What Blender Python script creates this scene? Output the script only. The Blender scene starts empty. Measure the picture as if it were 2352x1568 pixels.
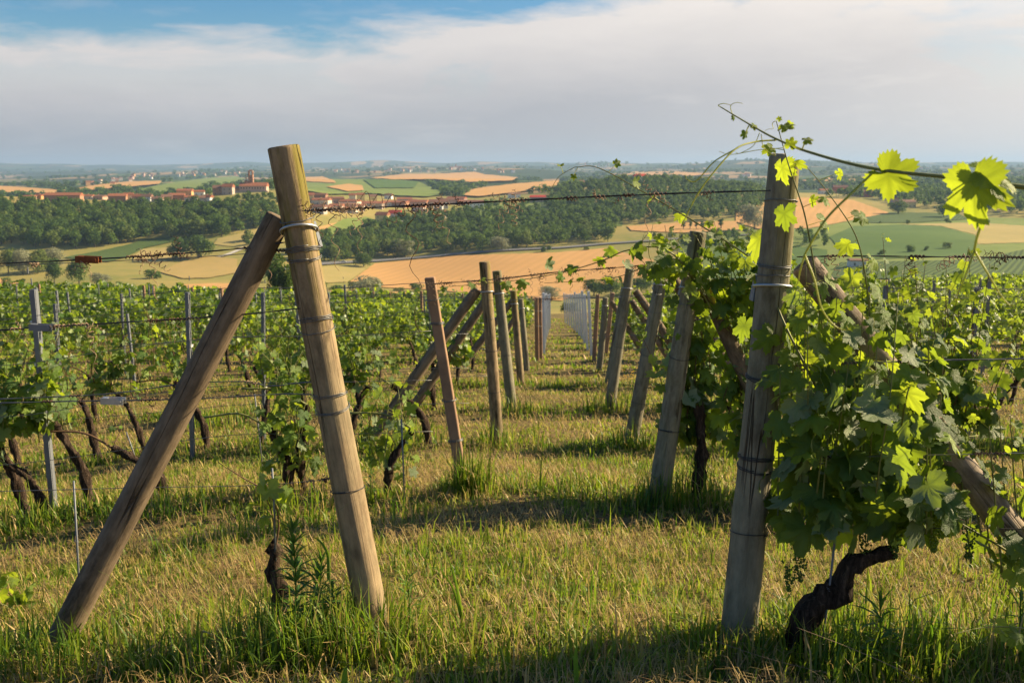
import bpy, math, random
import numpy as np
from mathutils import Vector, Matrix
from mathutils.geometry import delaunay_2d_cdt

R = math.radians
random.seed(7)
rng = np.random.default_rng(7)
SC = bpy.context.scene
COL = SC.collection

# ------------------------------------------------------------------ camera
F, CU, CV = 2352 * 35 / 36, 1176.0, 784.0      # working pixel frame of the study drawing (2352 x 1568)
PITCH = math.atan((784 - 387) / F)
CP, SP = math.cos(PITCH), math.sin(PITCH)
cam = bpy.data.cameras.new('camera'); cam.lens = 35; cam.sensor_width = 36
cam.clip_start = 0.05; cam.clip_end = 120000
cam.dof.use_dof = True; cam.dof.focus_distance = 3.9; cam.dof.aperture_fstop = 7.1
camo = bpy.data.objects.new('camera', cam); COL.objects.link(camo)
camo.location = (0, 0, 0); camo.rotation_euler = (R(90) - PITCH, 0, 0)
SC.camera = camo

# ------------------------------------------------------------------ sky, sun, exposure
SUN_AZ, SUN_EL = 71.0, 28.0                       # degrees to the right of the view, above the horizon
world = bpy.data.worlds.new('World'); SC.world = world; world.use_nodes = True
wn, wl = world.node_tree.nodes, world.node_tree.links
for n in list(wn): wn.remove(n)
def W(t, **k):
    n = wn.new(t)
    for a, b in k.items(): setattr(n, a, b)
    return n
def wmath(op, a, b=None, c=None, clamp=False):
    n = W('ShaderNodeMath', operation=op); n.use_clamp = clamp
    for i, x in enumerate((a, b, c)):
        if x is None: continue
        if isinstance(x, (int, float)): n.inputs[i].default_value = x
        else: wl.new(x, n.inputs[i])
    return n.outputs[0]
sky = W('ShaderNodeTexSky', sky_type='NISHITA', sun_disc=False)
sky.sun_elevation = R(SUN_EL); sky.sun_rotation = R(SUN_AZ)
sky.altitude = 300; sky.air_density = 1.0; sky.dust_density = 1.0; sky.ozone_density = 2.0
tc = W('ShaderNodeTexCoord'); sep = W('ShaderNodeSeparateXYZ'); wl.new(tc.outputs['Generated'], sep.inputs[0])
az = wmath('ARCTAN2', sep.outputs[0], sep.outputs[1])
el = wmath('ARCSINE', sep.outputs[2])
# cloud sheet: streaky noise over (azimuth, elevation)
cmb = W('ShaderNodeCombineXYZ')
wl.new(wmath('MULTIPLY', az, 3.0), cmb.inputs[0]); wl.new(wmath('MULTIPLY', el, 12.0), cmb.inputs[1])
def wnoise(scale, detail, off, rough=.55, dist=0.0):
    mp = W('ShaderNodeVectorMath', operation='ADD'); wl.new(cmb.outputs[0], mp.inputs[0]); mp.inputs[1].default_value = off
    n = W('ShaderNodeTexNoise'); n.inputs['Scale'].default_value = scale; n.inputs['Detail'].default_value = detail
    n.inputs['Roughness'].default_value = rough; n.inputs['Distortion'].default_value = dist
    wl.new(mp.outputs[0], n.inputs['Vector']); return n.outputs['Fac']
n1 = wnoise(1.7, 8, (3.1, 1.7, 0), .62, .6)
n2 = wnoise(5.5, 6, (8.1, 4.2, 2), .6, .4)
n3 = wnoise(.9, 6, (1.4, 9.2, 5), .6, .5)
# the upper edge of the bank climbs towards the right
edge = wmath('ADD', wmath('MULTIPLY', wmath('MAXIMUM', wmath('ADD', az, .20), 0), .135), .121)
d = wmath('SUBTRACT', edge, el)
d = wmath('ADD', d, wmath('MULTIPLY', wmath('SUBTRACT', n1, .5), .075))
d = wmath('ADD', d, wmath('MULTIPLY', wmath('SUBTRACT', n2, .5), .030))
bank = wmath('MULTIPLY_ADD', d, 38.0, .30, clamp=True)
hi = wmath('MULTIPLY', wmath('MULTIPLY_ADD', wmath('ADD', n3, wmath('MULTIPLY', n2, .35)), 3.2, -2.15, clamp=True), .6)   # thin streaks over the rest of the sky
mask = wmath('MAXIMUM', bank, hi)
thin = wmath('MULTIPLY_ADD', n3, -4.0, 2.95, clamp=True)
floor_ = wmath('SUBTRACT', 1.0, wmath('MULTIPLY', wmath('MULTIPLY_ADD', el, 12.0, -.75, clamp=True), .62))
mask = wmath('MULTIPLY', mask, wmath('MAXIMUM', thin, floor_))
# cloud light: bright crown along the edge, greyer body below
body = wmath('MULTIPLY_ADD', d, -13.0, 1.28, clamp=True)
body = wmath('ADD', body, wmath('MULTIPLY', wmath('SUBTRACT', n1, .5), 1.5))
body = wmath('ADD', body, wmath('MULTIPLY', wmath('SUBTRACT', n2, .5), .7), clamp=True)
ramp = W('ShaderNodeMix', data_type='RGBA'); wl.new(body, ramp.inputs[0])
ramp.inputs[6].default_value = (3.55, 3.62, 3.95, 1); ramp.inputs[7].default_value = (6.1, 5.8, 5.7, 1)
# towards the sun everything in the veil is brighter and warmer
cosd = W('ShaderNodeVectorMath', operation='DOT_PRODUCT'); wl.new(tc.outputs['Generated'], cosd.inputs[0])
SUNV = Vector((math.sin(R(SUN_AZ)) * math.cos(R(SUN_EL)), math.cos(R(SUN_AZ)) * math.cos(R(SUN_EL)), math.sin(R(SUN_EL))))
cosd.inputs[1].default_value = SUNV
glow = wmath('POWER', wmath('MAXIMUM', cosd.outputs['Value'], 0), 2.6)
gl = W('ShaderNodeMix', data_type='RGBA', blend_type='ADD'); gl.inputs[0].default_value = 1
gc = W('ShaderNodeMix', data_type='RGBA', blend_type='MULTIPLY'); gc.inputs[0].default_value = 1
gv = W('ShaderNodeCombineColor'); [wl.new(glow, gv.inputs[i]) for i in range(3)]
wl.new(gv.outputs[0], gc.inputs[6]); gc.inputs[7].default_value = (9.2, 7.7, 5.9, 1)
wl.new(ramp.outputs[2], gl.inputs[6]); wl.new(gc.outputs[2], gl.inputs[7])
mixs = W('ShaderNodeMix', data_type='RGBA'); wl.new(mask, mixs.inputs[0])
hs = W('ShaderNodeHueSaturation'); hs.inputs['Saturation'].default_value = 1.55; hs.inputs['Value'].default_value = 1.0; wl.new(sky.outputs[0], hs.inputs['Color'])
wl.new(hs.outputs[0], mixs.inputs[6]); wl.new(gl.outputs[2], mixs.inputs[7])
bg = W('ShaderNodeBackground'); bg.inputs[1].default_value = 0.05
wo = W('ShaderNodeOutputWorld'); wl.new(mixs.outputs[2], bg.inputs[0]); wl.new(bg.outputs[0], wo.inputs[0])
sun = bpy.data.lights.new('sun', 'SUN'); sun.energy = 5.0; sun.angle = R(.6); sun.color = (1, .80, .50)
suno = bpy.data.objects.new('sun', sun); COL.objects.link(suno)
suno.rotation_euler = (-SUNV).to_track_quat('-Z', 'Y').to_euler()
SC.view_settings.view_transform = 'Standard'; SC.view_settings.look = 'None'
SC.view_settings.exposure = 1.25; SC.view_settings.gamma = 1.0; SC.view_settings.use_curve_mapping = False
SC.render.engine = 'CYCLES'
cy = SC.cycles
cy.use_denoising = True
try: cy.denoiser = 'OPENIMAGEDENOISE'
except Exception: pass
cy.max_bounces = 8; cy.transparent_max_bounces = 8; cy.volume_bounces = 1; cy.diffuse_bounces = 4; cy.glossy_bounces = 2; cy.transmission_bounces = 6
cy.sample_clamp_indirect = 6

# ------------------------------------------------------------------ projection helpers: where a thing seen in the study stands
def zdep(v, y):
    """height of a point at forward distance y that is seen on image row v"""
    return -y * math.tan(math.atan((v - CV) / F) + PITCH)
def at(u, v, y):
    z = zdep(v, y)
    return Vector(((u - CU) / F * (y * CP - z * SP), y, z))
def uv(p):
    d = p[1] * CP - p[2] * SP
    return CU + F * p[0] / d, CV - F * (p[2] * CP + p[1] * SP) / d

# ------------------------------------------------------------------ terrain: surveyed sight lines, one per bearing
TY = [1.2, 2.0, 3.6, 6.6, 9.7, 12.7, 15.8, 18.8, 25, 35, 60, 100, 150, 200, 260, 350, 600, 700, 850, 1000, 1150, 1300, 1500, 2000, 2600, 3200, 5000, 8000, 11000, 14000, 17000]
TT = [-0.75, -.51, -.38, -.235, -.12, 0.0, .12, .25, .38, .51, .75]
TV = [
 [None, 2050, 1515, 1215, 1070, 980, 912, 865, 803, 752, 716, 695, 684, 679, 688, 700, 675, 640, 585, 510, 455, 470, 480, 447, 432, 428, 413, 405, 398, 378, 394],
 [None, 2040, 1500, 1200, 1062, 972, 905, 860, 801, 751, 716, 695, 685, 680, 690, 702, 675, 640, 585, 508, 452, 466, 470, 446, 431, 428, 414, 405, 396, 376, 394],
 [None, 2020, 1482, 1160, 1042, 958, 897, 856, 803, 756, 720, 698, 688, 684, 692, 706, 675, 640, 585, 512, 460, 462, 465, 440, 425, 416, 406, 400, 395, 384, 394],
 [None, 2000, 1468, 1138, 1026, 945, 888, 852, 808, 763, 726, 706, 698, 694, 698, 710, 682, 648, 582, 505, 447, 434, 442, 431, 419, 413, 403, 397, 391, 379, 394],
 [None, 1990, 1458, 1128, 1018, 937, 882, 850, 812, 770, 733, 716, 712, 710, 712, 718, 690, 664, 605, 548, 493, 466, 452, 433, 416, 419, 396, 391, 384, 378, 394],
 [None, 1990, 1455, 1128, 1017, 935, 880, 849, 813, 773, 738, 722, 722, 722, 724, 726, 692, 655, 582, 541, 500, 475, 455, 431, 419, 421, 398, 385, 384, 376, 394],
 [None, 1990, 1455, 1135, 1018, 935, 880, 848, 812, 772, 735, 716, 712, 710, 710, 715, 682, 640, 574, 530, 490, 455, 420, 426, 420, 417, 398, 386, 381, 377, 394],
 [None, 1995, 1458, 1138, 1018, 934, 878, 845, 807, 765, 722, 694, 680, 672, 670, 680, 640, 600, 545, 518, 485, 458, 440, 440, 421, 415, 392, 372, 380, 379, 394],
 [None, 2000, 1462, 1140, 1016, 932, 874, 842, 798, 756, 708, 676, 660, 650, 645, 655, 602, 576, 530, 512, 490, 462, 450, 425, 415, 411, 395, 386, 381, 379, 394],
 [None, 2005, 1468, 1142, 1015, 930, 870, 838, 790, 750, 700, 670, 652, 642, 640, 650, 600, 574, 536, 514, 480, 456, 446, 425, 414, 410, 396, 388, 382, 379, 394],
 [None, 2010, 1475, 1145, 1015, 930, 868, 836, 788, 748, 698, 668, 650, 640, 638, 648, 600, 574, 538, 514, 480, 456, 446, 425, 414, 410, 396, 388, 382, 379, 394]]
LY = np.log(np.array(TY))
ZT = np.array([[(-y * math.tan(math.atan((v - CV) / F) + PITCH)) if v else np.nan for y, v in zip(TY, row)] for row in TV])
ZT[:, 0] = ZT[:, 1] + .10
Q = ZT / np.array(TY)[None, :]                       # slope seen from the camera: smooth enough to interpolate
TTa = np.array(TT)
def pchip_m(x, y):
    h = np.diff(x); dl = np.diff(y, axis=-1) / h
    m = np.zeros_like(y)
    w1 = 2 * h[1:] + h[:-1]; w2 = h[1:] + 2 * h[:-1]
    a, b = dl[..., :-1], dl[..., 1:]
    ok = a * b > 0
    with np.errstate(divide='ignore', invalid='ignore'):
        m[..., 1:-1] = np.where(ok, (w1 + w2) / (w1 / np.where(a == 0, 1e-9, a) + w2 / np.where(b == 0, 1e-9, b)), 0)
    m[..., 0] = dl[..., 0]; m[..., -1] = dl[..., -1]
    return m
QM = pchip_m(LY, Q)
def hash_noise(x, y, s):
    """smooth value noise, numpy"""
    x = np.asarray(x) / s; y = np.asarray(y) / s
    xi, yi = np.floor(x), np.floor(y); fx, fy = x - xi, y - yi
    fx = fx * fx * (3 - 2 * fx); fy = fy * fy * (3 - 2 * fy)
    def h(a, b):
        v = np.sin(a * 127.1 + b * 311.7 + s * 7.3) * 43758.5453
        return v - np.floor(v)
    return (h(xi, yi) * (1 - fx) + h(xi + 1, yi) * fx) * (1 - fy) + (h(xi, yi + 1) * (1 - fx) + h(xi + 1, yi + 1) * fx) * fy - .5
ROWS_Y = [3.6 + 3.05 * i for i in range(0, 30)]
def G(x, y):
    """ground height (numpy, broadcast)"""
    x = np.asarray(x, float); y = np.asarray(y, float); x, y = np.broadcast_arrays(x, y)
    yc = np.maximum(y, 1.2)
    t = np.clip(x / np.maximum(yc, 2.0), TTa[0], TTa[-1]); ly = np.log(np.clip(yc, 1.2, 16999))
    j = np.clip(np.searchsorted(LY, ly) - 1, 0, len(LY) - 2)
    h = LY[j + 1] - LY[j]; s = (ly - LY[j]) / h
    h00 = 2 * s**3 - 3 * s**2 + 1; h10 = s**3 - 2 * s**2 + s; h01 = -2 * s**3 + 3 * s**2; h11 = s**3 - s**2
    i = np.clip(np.searchsorted(TTa, t) - 1, 0, len(TTa) - 2)
    def col(k): return h00 * Q[k, j] + h10 * h * QM[k, j] + h01 * Q[k, j + 1] + h11 * h * QM[k, j + 1]
    ft = (t - TTa[i]) / (TTa[i + 1] - TTa[i])
    im, ip = np.maximum(i - 1, 0), np.minimum(i + 2, len(TTa) - 1)
    c0, c1, c2, c3 = col(im), col(i), col(i + 1), col(ip)
    q = c1 + .5 * ft * (c2 - c0 + ft * (2 * c0 - 5 * c1 + 4 * c2 - c3 + ft * (3 * (c1 - c2) + c3 - c0)))
    z = q * yc
    # rolling relief far off, small roughness near, a low bank below every vine row
    far = np.clip((y - 1500) / 2500, 0, 1)
    z = z + far * (hash_noise(x, y, 900) * 26 + hash_noise(x, y, 410) * 14) * np.clip(y / 4000, .6, 2.2)
    z = z + np.clip((y - 8500) / 4000, 0, 1) * (hash_noise(x, y, 2600) * 52 + hash_noise(x, y, 900) * 26)
    mid = np.clip((y - 300) / 300, 0, 1) * np.clip((1700 - y) / 400, 0, 1)
    z = z + mid * hash_noise(x, y, 70) * 2.0
    near = np.clip((60 - y) / 30, 0, 1)
    z = z + near * (hash_noise(x, y, .9) * .05 + hash_noise(x, y, .35) * .03)
    ph = (y - 3.6 + .02 * x) / 3.05; fr = ph - np.floor(ph)
    z = z + near * np.clip(y / 3, 0, 1) * .07 * np.where(fr > .80, (fr - .80) / .20 - 1, np.where(fr < .12, 0 * fr, -np.clip((fr - .12) / .68, 0, 1))) * np.where(y > 3, 1, 0)
    return z
def g(x, y): return float(G(x, y))
def hit(u, v, y0=2.0, y1=16500):
    """first point of the ground on the sight line through (u, v)"""
    ys = np.exp(np.linspace(math.log(y0), math.log(y1), 4000))
    z = -ys * math.tan(math.atan((v - CV) / F) + PITCH)
    x = (u - CU) / F * (ys * CP - z * SP)
    below = np.nonzero(z <= G(x, ys))[0]
    k = below[0] if len(below) else int(np.argmin(z - G(x, ys)))
    return Vector((x[k], ys[k], float(G(x[k], ys[k]))))

# ------------------------------------------------------------------ mesh helpers
def mesh_np(name, V, faces, attrs=None, smooth=False, mats=None, mat_idx=None):
    """V (n,3); faces: list of int arrays (m,3)/(m,4)"""
    me = bpy.data.meshes.new(name)
    faces = [np.asarray(f, np.int32) for f in faces if len(f)]
    me.vertices.add(len(V)); me.vertices.foreach_set('co', np.asarray(V, np.float32).ravel())
    if faces:
        lt = np.concatenate([np.full(len(f), f.shape[1], np.int32) for f in faces])
        lv = np.concatenate([f.ravel() for f in faces])
        me.loops.add(len(lv)); me.loops.foreach_set('vertex_index', lv)
        me.polygons.add(len(lt)); me.polygons.foreach_set('loop_start', np.concatenate([[0], np.cumsum(lt)[:-1]]).astype(np.int32))
        try: me.polygons.foreach_set('loop_total', lt)
        except Exception: pass
        if mat_idx is not None: me.polygons.foreach_set('material_index', np.asarray(mat_idx, np.int32))
        me.polygons.foreach_set('use_smooth', np.full(len(lt), smooth))
    for k, (dom, arr) in (attrs or {}).items():
        a = me.attributes.new(k, 'FLOAT', dom); a.data.foreach_set('value', np.asarray(arr, np.float32))
    for m in (mats or []): me.materials.append(m)
    me.update(calc_edges=True)
    return me
class MB:
    """collects pieces, builds one mesh"""
    def __init__(s): s.V = []; s.Q = []; s.T = []; s.n = 0
    def add(s, V, q=(), t=()):
        V = np.asarray(V, float)
        if len(q): s.Q.append(np.asarray(q, np.int64) + s.n)
        if len(t): s.T.append(np.asarray(t, np.int64) + s.n)
        s.V.append(V); s.n += len(V); return s
    def tube(s, pts, rad, seg=6, cap=True, wob=None):
        P = np.asarray([tuple(p) for p in pts], float); n = len(P)
        r = np.broadcast_to(np.asarray(rad, float), (n,))
        T = np.gradient(P, axis=0); T /= np.linalg.norm(T, axis=1)[:, None] + 1e-12
        ref = np.array([0, 0, 1.0]) if abs(T[0][2]) < .9 else np.array([1.0, 0, 0])
        V = np.zeros((n, seg, 3)); a = np.arange(seg) * 2 * np.pi / seg
        N = np.cross(T[0], ref); N /= np.linalg.norm(N)
        for i in range(n):
            N = N - T[i] * N.dot(T[i]); N /= np.linalg.norm(N) + 1e-12
            B = np.cross(T[i], N)
            rr = r[i] if wob is None else r[i] * wob[i][:, None]
            V[i] = P[i] + (np.cos(a)[:, None] * N + np.sin(a)[:, None] * B) * rr
        i, j = np.meshgrid(np.arange(n - 1), np.arange(seg), indexing='ij'); j2 = (j + 1) % seg
        q = np.stack([i * seg + j, i * seg + j2, (i + 1) * seg + j2, (i + 1) * seg + j], -1).reshape(-1, 4)
        V = V.reshape(-1, 3); t = []
        if cap:
            V = np.vstack([V, P[0], P[-1]]); c0, c1 = n * seg, n * seg + 1
            for k in range(seg):
                t.append((c0, (k + 1) % seg, k)); t.append((c1, (n - 1) * seg + k, (n - 1) * seg + (k + 1) % seg))
        return s.add(V, q, t)
    def box(s, c, size, rot=0.0, taper=1.0):
        x, y, z = [k / 2 for k in size]
        V = np.array([[sx * x * (taper if sz > 0 else 1), sy * y * (taper if sz > 0 else 1), sz * z] for sz in (-1, 1) for sx, sy in ((-1, -1), (1, -1), (1, 1), (-1, 1))])
        ca, sa = math.cos(rot), math.sin(rot)
        V = np.stack([V[:, 0] * ca - V[:, 1] * sa, V[:, 0] * sa + V[:, 1] * ca, V[:, 2]], 1) + np.array(c)
        return s.add(V, [(3, 2, 1, 0), (4, 5, 6, 7), (0, 1, 5, 4), (1, 2, 6, 5), (2, 3, 7, 6), (3, 0, 4, 7)])
    def mesh(s, name, mat, smooth=False, attrs=None):
        return mesh_np(name, np.vstack(s.V), ([np.vstack(s.Q)] if s.Q else []) + ([np.vstack(s.T)] if s.T else []), attrs, smooth, [mat] if mat else None)
    def build(s, name, mat, parent=None, smooth=False):
        return link(name, s.mesh(name, mat, smooth), parent)
def link(name, data, parent=None, loc=None):
    o = bpy.data.objects.new(name, data); COL.objects.link(o)
    if parent: o.parent = parent
    if loc is not None: o.location = loc
    return o
def tag(o, label=None, cat=None, group=None, kind=None):
    if label: o['label'] = label
    if cat: o['category'] = cat
    if group: o['group'] = group
    if kind: o['kind'] = kind
    return o
def empty(name, loc=(0, 0, 0), label=None, cat=None, group=None):
    o = link(name, None, None, loc); o.empty_display_size = .1
    return tag(o, label, cat, group)
def bez(pts, n=24):
    """Catmull-Rom through points"""
    P = [Vector(p) for p in pts]; P = [P[0] * 2 - P[1]] + P + [P[-1] * 2 - P[-2]]; out = []
    m = len(P) - 3
    for i in range(m):
        k = max(2, n // m)
        for j in range(k):
            t = j / k; a, b, c, d_ = P[i:i + 4]
            out.append(.5 * ((2 * b) + (c - a) * t + (2 * a - 5 * b + 4 * c - d_) * t * t + (3 * (b - c) + d_ - a) * t ** 3))
    out.append(P[-2]); return out

# ------------------------------------------------------------------ materials
def new_mat(name):
    m = bpy.data.materials.new(name); m.use_nodes = True
    nt = m.node_tree
    for n in list(nt.nodes): nt.nodes.remove(n)
    return m, nt.nodes, nt.links
class NB:
    """tiny node builder"""
    def __init__(s, name):
        s.m, s.n, s.l = new_mat(name)
        s.out = s.n.new('ShaderNodeOutputMaterial')
    def put(s, sock, v):
        if isinstance(v, bpy.types.NodeSocket): s.l.new(v, sock)
        elif isinstance(v, (tuple, list)) and len(v) == 3 and sock.type == 'RGBA': sock.default_value = (*v, 1)
        else: sock.default_value = v
    def coord(s, kind='Object', scale=(1, 1, 1)):
        c = s.n.new('ShaderNodeTexCoord').outputs[kind] if kind != 'World' else s.n.new('ShaderNodeNewGeometry').outputs['Position']
        mp = s.n.new('ShaderNodeMapping'); mp.inputs['Scale'].default_value = scale; s.l.new(c, mp.inputs[0]); return mp.outputs[0]
    def noise(s, vec, scale, detail=4, rough=.55, dist=0, out='Fac'):
        n = s.n.new('ShaderNodeTexNoise'); s.l.new(vec, n.inputs['Vector'])
        n.inputs['Scale'].default_value = scale; n.inputs['Detail'].default_value = detail
        n.inputs['Roughness'].default_value = rough; n.inputs['Distortion'].default_value = dist
        return n.outputs[out]
    def ramp(s, fac, stops, mode='LINEAR'):
        n = s.n.new('ShaderNodeValToRGB'); n.color_ramp.interpolation = mode; s.put(n.inputs[0], fac)
        e = n.color_ramp.elements
        while len(e) < len(stops): e.new(.5)
        for k, (p, c) in zip(e, stops):
            k.position = p; k.color = (*c, 1) if isinstance(c, (tuple, list)) else (c, c, c, 1)
        return n.outputs[0]
    def mix(s, fac, a, b, mode='MIX'):
        n = s.n.new('ShaderNodeMix'); n.data_type = 'RGBA'; n.blend_type = mode
        s.put(n.inputs[0], fac); s.put(n.inputs[6], a); s.put(n.inputs[7], b); return n.outputs[2]
    def math(s, op, a, b=0.0, clamp=False):
        n = s.n.new('ShaderNodeMath'); n.operation = op; n.use_clamp = clamp; s.put(n.inputs[0], a); s.put(n.inputs[1], b); return n.outputs[0]
    def attr(s, name):
        n = s.n.new('ShaderNodeAttribute'); n.attribute_name = name; return n.outputs['Fac']
    def rand(s): return s.n.new('ShaderNodeObjectInfo').outputs['Random']
    def bump(s, h, strength=.5, dist=.01):
        n = s.n.new('ShaderNodeBump'); n.inputs['Strength'].default_value = strength; n.inputs['Distance'].default_value = dist
        s.l.new(h, n.inputs['Height']); return n.outputs[0]
    def pbr(s, col, rough=.8, metal=0.0, normal=None, spec=.3):
        b = s.n.new('ShaderNodeBsdfPrincipled'); s.put(b.inputs['Base Color'], col); s.put(b.inputs['Roughness'], rough)
        s.put(b.inputs['Metallic'], metal); b.inputs['Specular IOR Level'].default_value = spec
        if normal is not None: s.l.new(normal, b.inputs['Normal'])
        return b.outputs[0]
    def leafy(s, col, trans, amount=.45, rough=.5, spec=.35, normal=None):
        b = s.pbr(col, rough, 0, normal, spec)
        t = s.n.new('ShaderNodeBsdfTranslucent'); s.put(t.inputs[0], trans)
        x = s.n.new('ShaderNodeMixShader'); s.put(x.inputs[0], amount); s.l.new(b, x.inputs[1]); s.l.new(t.outputs[0], x.inputs[2])
        return x.outputs[0]
    def done(s, sh): s.l.new(sh, s.out.inputs['Surface']); return s.m
def plain(name, col, rough=.8, metal=0.0, var=.25, scale=8.0, spec=.3, coord='Object', bump=0):
    b = NB(name); n = b.noise(b.coord(coord), scale, 5)
    c = b.mix(n, tuple(k * (1 - var) for k in col), tuple(min(1, k * (1 + var)) for k in col))
    return b.done(b.pbr(c, rough, metal, b.bump(n, .5, bump) if bump else None, spec))
def wood(name, light, dark, algae=.0, seed=0.0):
    b = NB(name); v = b.coord('Object', (1, 1, 1))
    off = b.n.new('ShaderNodeVectorMath'); off.operation = 'ADD'; b.l.new(v, off.inputs[0])
    rr = b.rand(); k = b.math('MULTIPLY', rr, 37.0); cb = b.n.new('ShaderNodeCombineXYZ'); [b.l.new(k, cb.inputs[i]) for i in range(3)]; b.l.new(cb.outputs[0], off.inputs[1])
    def sc(x):
        mp = b.n.new('ShaderNodeMapping'); mp.inputs['Scale'].default_value = x; b.l.new(off.outputs[0], mp.inputs[0]); return mp.outputs[0]
    grain = b.noise(sc((90, 90, 3.2)), 1, 6, .65, .4)
    broad = b.noise(sc((9, 9, 1.1)), 1, 5, .6, .6)
    crack = b.noise(sc((13, 13, .42)), 1, 3, .5, .25)
    line = b.ramp(crack, [(.490, 0), (.498, 1), (.502, 1), (.510, 0)])
    keep = b.ramp(b.noise(sc((5, 5, 1.6)), 1, 2), [(.45, 0), (.57, 1)])
    line = b.math('MULTIPLY', line, keep)
    c = b.mix(b.ramp(broad, [(.33, 0), (.68, 1)]), dark, light)
    c = b.mix(b.math('MULTIPLY', b.ramp(grain, [(.40, 0), (.66, 1)]), .5), c, tuple(x * .42 for x in light))
    stain = b.ramp(b.noise(sc((7, 7, 2.3)), 1, 6, .7), [(.50, 0), (.66, 1)])
    c = b.mix(b.math('MULTIPLY', stain, .75), c, (.06, .042, .026))
    vk = b.n.new('ShaderNodeTexVoronoi'); vk.inputs['Scale'].default_value = 1; b.l.new(sc((8, 8, 3.2)), vk.inputs['Vector'])
    c = b.mix(b.math('MULTIPLY', b.ramp(vk.outputs['Distance'], [(.05, 1), (.16, 0)]), .7), c, (.055, .036, .02))
    mott = b.ramp(b.noise(sc((24, 24, 9)), 1, 5, .7), [(.40, 0), (.66, 1)])
    c = b.mix(b.math('MULTIPLY', mott, .55), c, tuple(min(1, x * 1.35) for x in light))
    if algae:
        sp = b.n.new('ShaderNodeSeparateXYZ'); b.l.new(v, sp.inputs[0])
        up = b.math('MULTIPLY', b.math('SUBTRACT', sp.outputs[2], 1.0), 1.6, True)
        al = b.ramp(b.noise(sc((13, 13, 1.3)), 1, 5, .7), [(.46, 0), (.60, 1)])
        c = b.mix(b.math('MULTIPLY', b.math('MULTIPLY', al, up), algae), c, (.16, .14, .015))
        low = b.math('SUBTRACT', 1.0, up)
        al2 = b.ramp(b.noise(sc((10, 10, 2.2)), 1, 6, .7), [(.45, 0), (.7, 1)])
        c = b.mix(b.math('MULTIPLY', b.math('MULTIPLY', al2, low), .35), c, (.15, .18, .11))
    c = b.mix(b.math('MULTIPLY', line, .8), c, (.04, .028, .018))
    h = b.math('SUBTRACT', b.math('ADD', b.math('MULTIPLY', grain, .5), b.math('MULTIPLY', broad, .5)), b.math('MULTIPLY', line, 1.8))
    return b.done(b.pbr(c, .85, 0, b.bump(h, 1.0, .008), .2))
def leaf_mat(name, top, under, trans, tr=.42, rough=.42, var=.35, spec=.45):
    b = NB(name)
    t = b.math('ADD', b.rand(), b.attr('tint')); t = b.math('FRACT', t)
    hue = b.ramp(t, [(0, tuple(k * (1 - var) for k in top)), (.6, top), (1, (top[0] * 1.9, top[1] * 1.35, top[2]))])
    gm = b.n.new('ShaderNodeNewGeometry')
    c = b.mix(gm.outputs['Backfacing'], hue, b.mix(.22, under, hue))
    vn = b.noise(b.coord('Object'), 9, 3)
    c = b.mix(b.math('MULTIPLY', vn, .35), c, tuple(k * .55 for k in top))
    vein = b.attr('vein')
    c = b.mix(b.math('MULTIPLY', vein, .35), c, tuple(min(1, k * 2.2 + .03) for k in top))
    tc_ = b.ramp(t, [(0, tuple(k * .7 for k in trans)), (1, trans)])
    tc_ = b.mix(b.math('MULTIPLY', vein, .75), tc_, tuple(k * .4 for k in trans))
    tc_ = b.mix(b.math('MULTIPLY', vn, .5), tc_, tuple(k * .5 for k in trans))
    bp = b.bump(b.noise(b.coord('Object'), 22, 4), .5, .01)
    return b.done(b.leafy(c, tc_, tr, rough, spec, bp))
MAT = {}
MAT['wood'] = wood('weathered_post_wood', (.35, .26, .155), (.17, .12, .07), .8)
MAT['wood_grey'] = wood('grey_green_post_wood', (.27, .245, .175), (.13, .115, .08), .5)
MAT['wood_dark'] = wood('dark_strut_wood', (.24, .18, .12), (.10, .075, .05), 0)
MAT['old_wood'] = wood('split_old_wood', (.36, .29, .22), (.10, .075, .055), 0)
MAT['concrete'] = plain('reddish_concrete', (.29, .185, .12), .9, 0, .5, 9, .2, bump=.006)
MAT['steel'] = plain('galvanised_steel', (.42, .44, .47), .45, .75, .25, 30, .5)
MAT['dull_steel'] = plain('dull_steel_stake', (.17, .185, .21), .6, .35, .3, 12, .5)
MAT['bright_steel'] = plain('bright_steel_stake', (.66, .69, .73), .5, .0, .12, 12, .5)
MAT['wire'] = plain('trellis_wire', (.16, .165, .17), .5, .7, .3, 30, .5)
MAT['black_wire'] = plain('black_wire', (.05, .05, .055), .5, .5, .3, 30, .5)
MAT['rust'] = plain('rusted_iron', (.20, .07, .03), .85, .2, .6, 60, .2, bump=.002)
MAT['plastic'] = plain('pale_clip', (.62, .62, .60), .5, 0, .1, 20, .4)
MAT['dry'] = plain('dry_tendril', (.30, .21, .14), .85, 0, .4, 40, .2)
MAT['dry_dark'] = plain('dark_dry_tendril', (.11, .065, .045), .85, 0, .4, 40, .2)
bk = NB('vine_bark'); v_ = bk.coord('Object', (60, 60, 9)); nb_ = bk.noise(v_, 1, 6, .7, .8)
MAT['bark'] = bk.done(bk.pbr(bk.ramp(nb_, [(.34, (.010, .007, .005)), (.52, (.050, .034, .025)), (.70, (.15, .105, .075))]), .95, 0, bk.bump(nb_, 1, .02), .15))
MAT['cane'] = plain('green_brown_cane', (.16, .17, .045), .5, 0, .4, 30, .4)
MAT['brown_cane'] = plain('brown_cane', (.13, .075, .04), .7, 0, .4, 30, .3)
tb = NB('green_tendril'); MAT['tendril'] = tb.done(tb.leafy((.42, .45, .06), (.6, .6, .06), .35, .4, .4))
MAT['leaf'] = leaf_mat('grape_leaf', (.055, .125, .018), (.34, .40, .25), (.40, .56, .03), .45)
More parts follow.
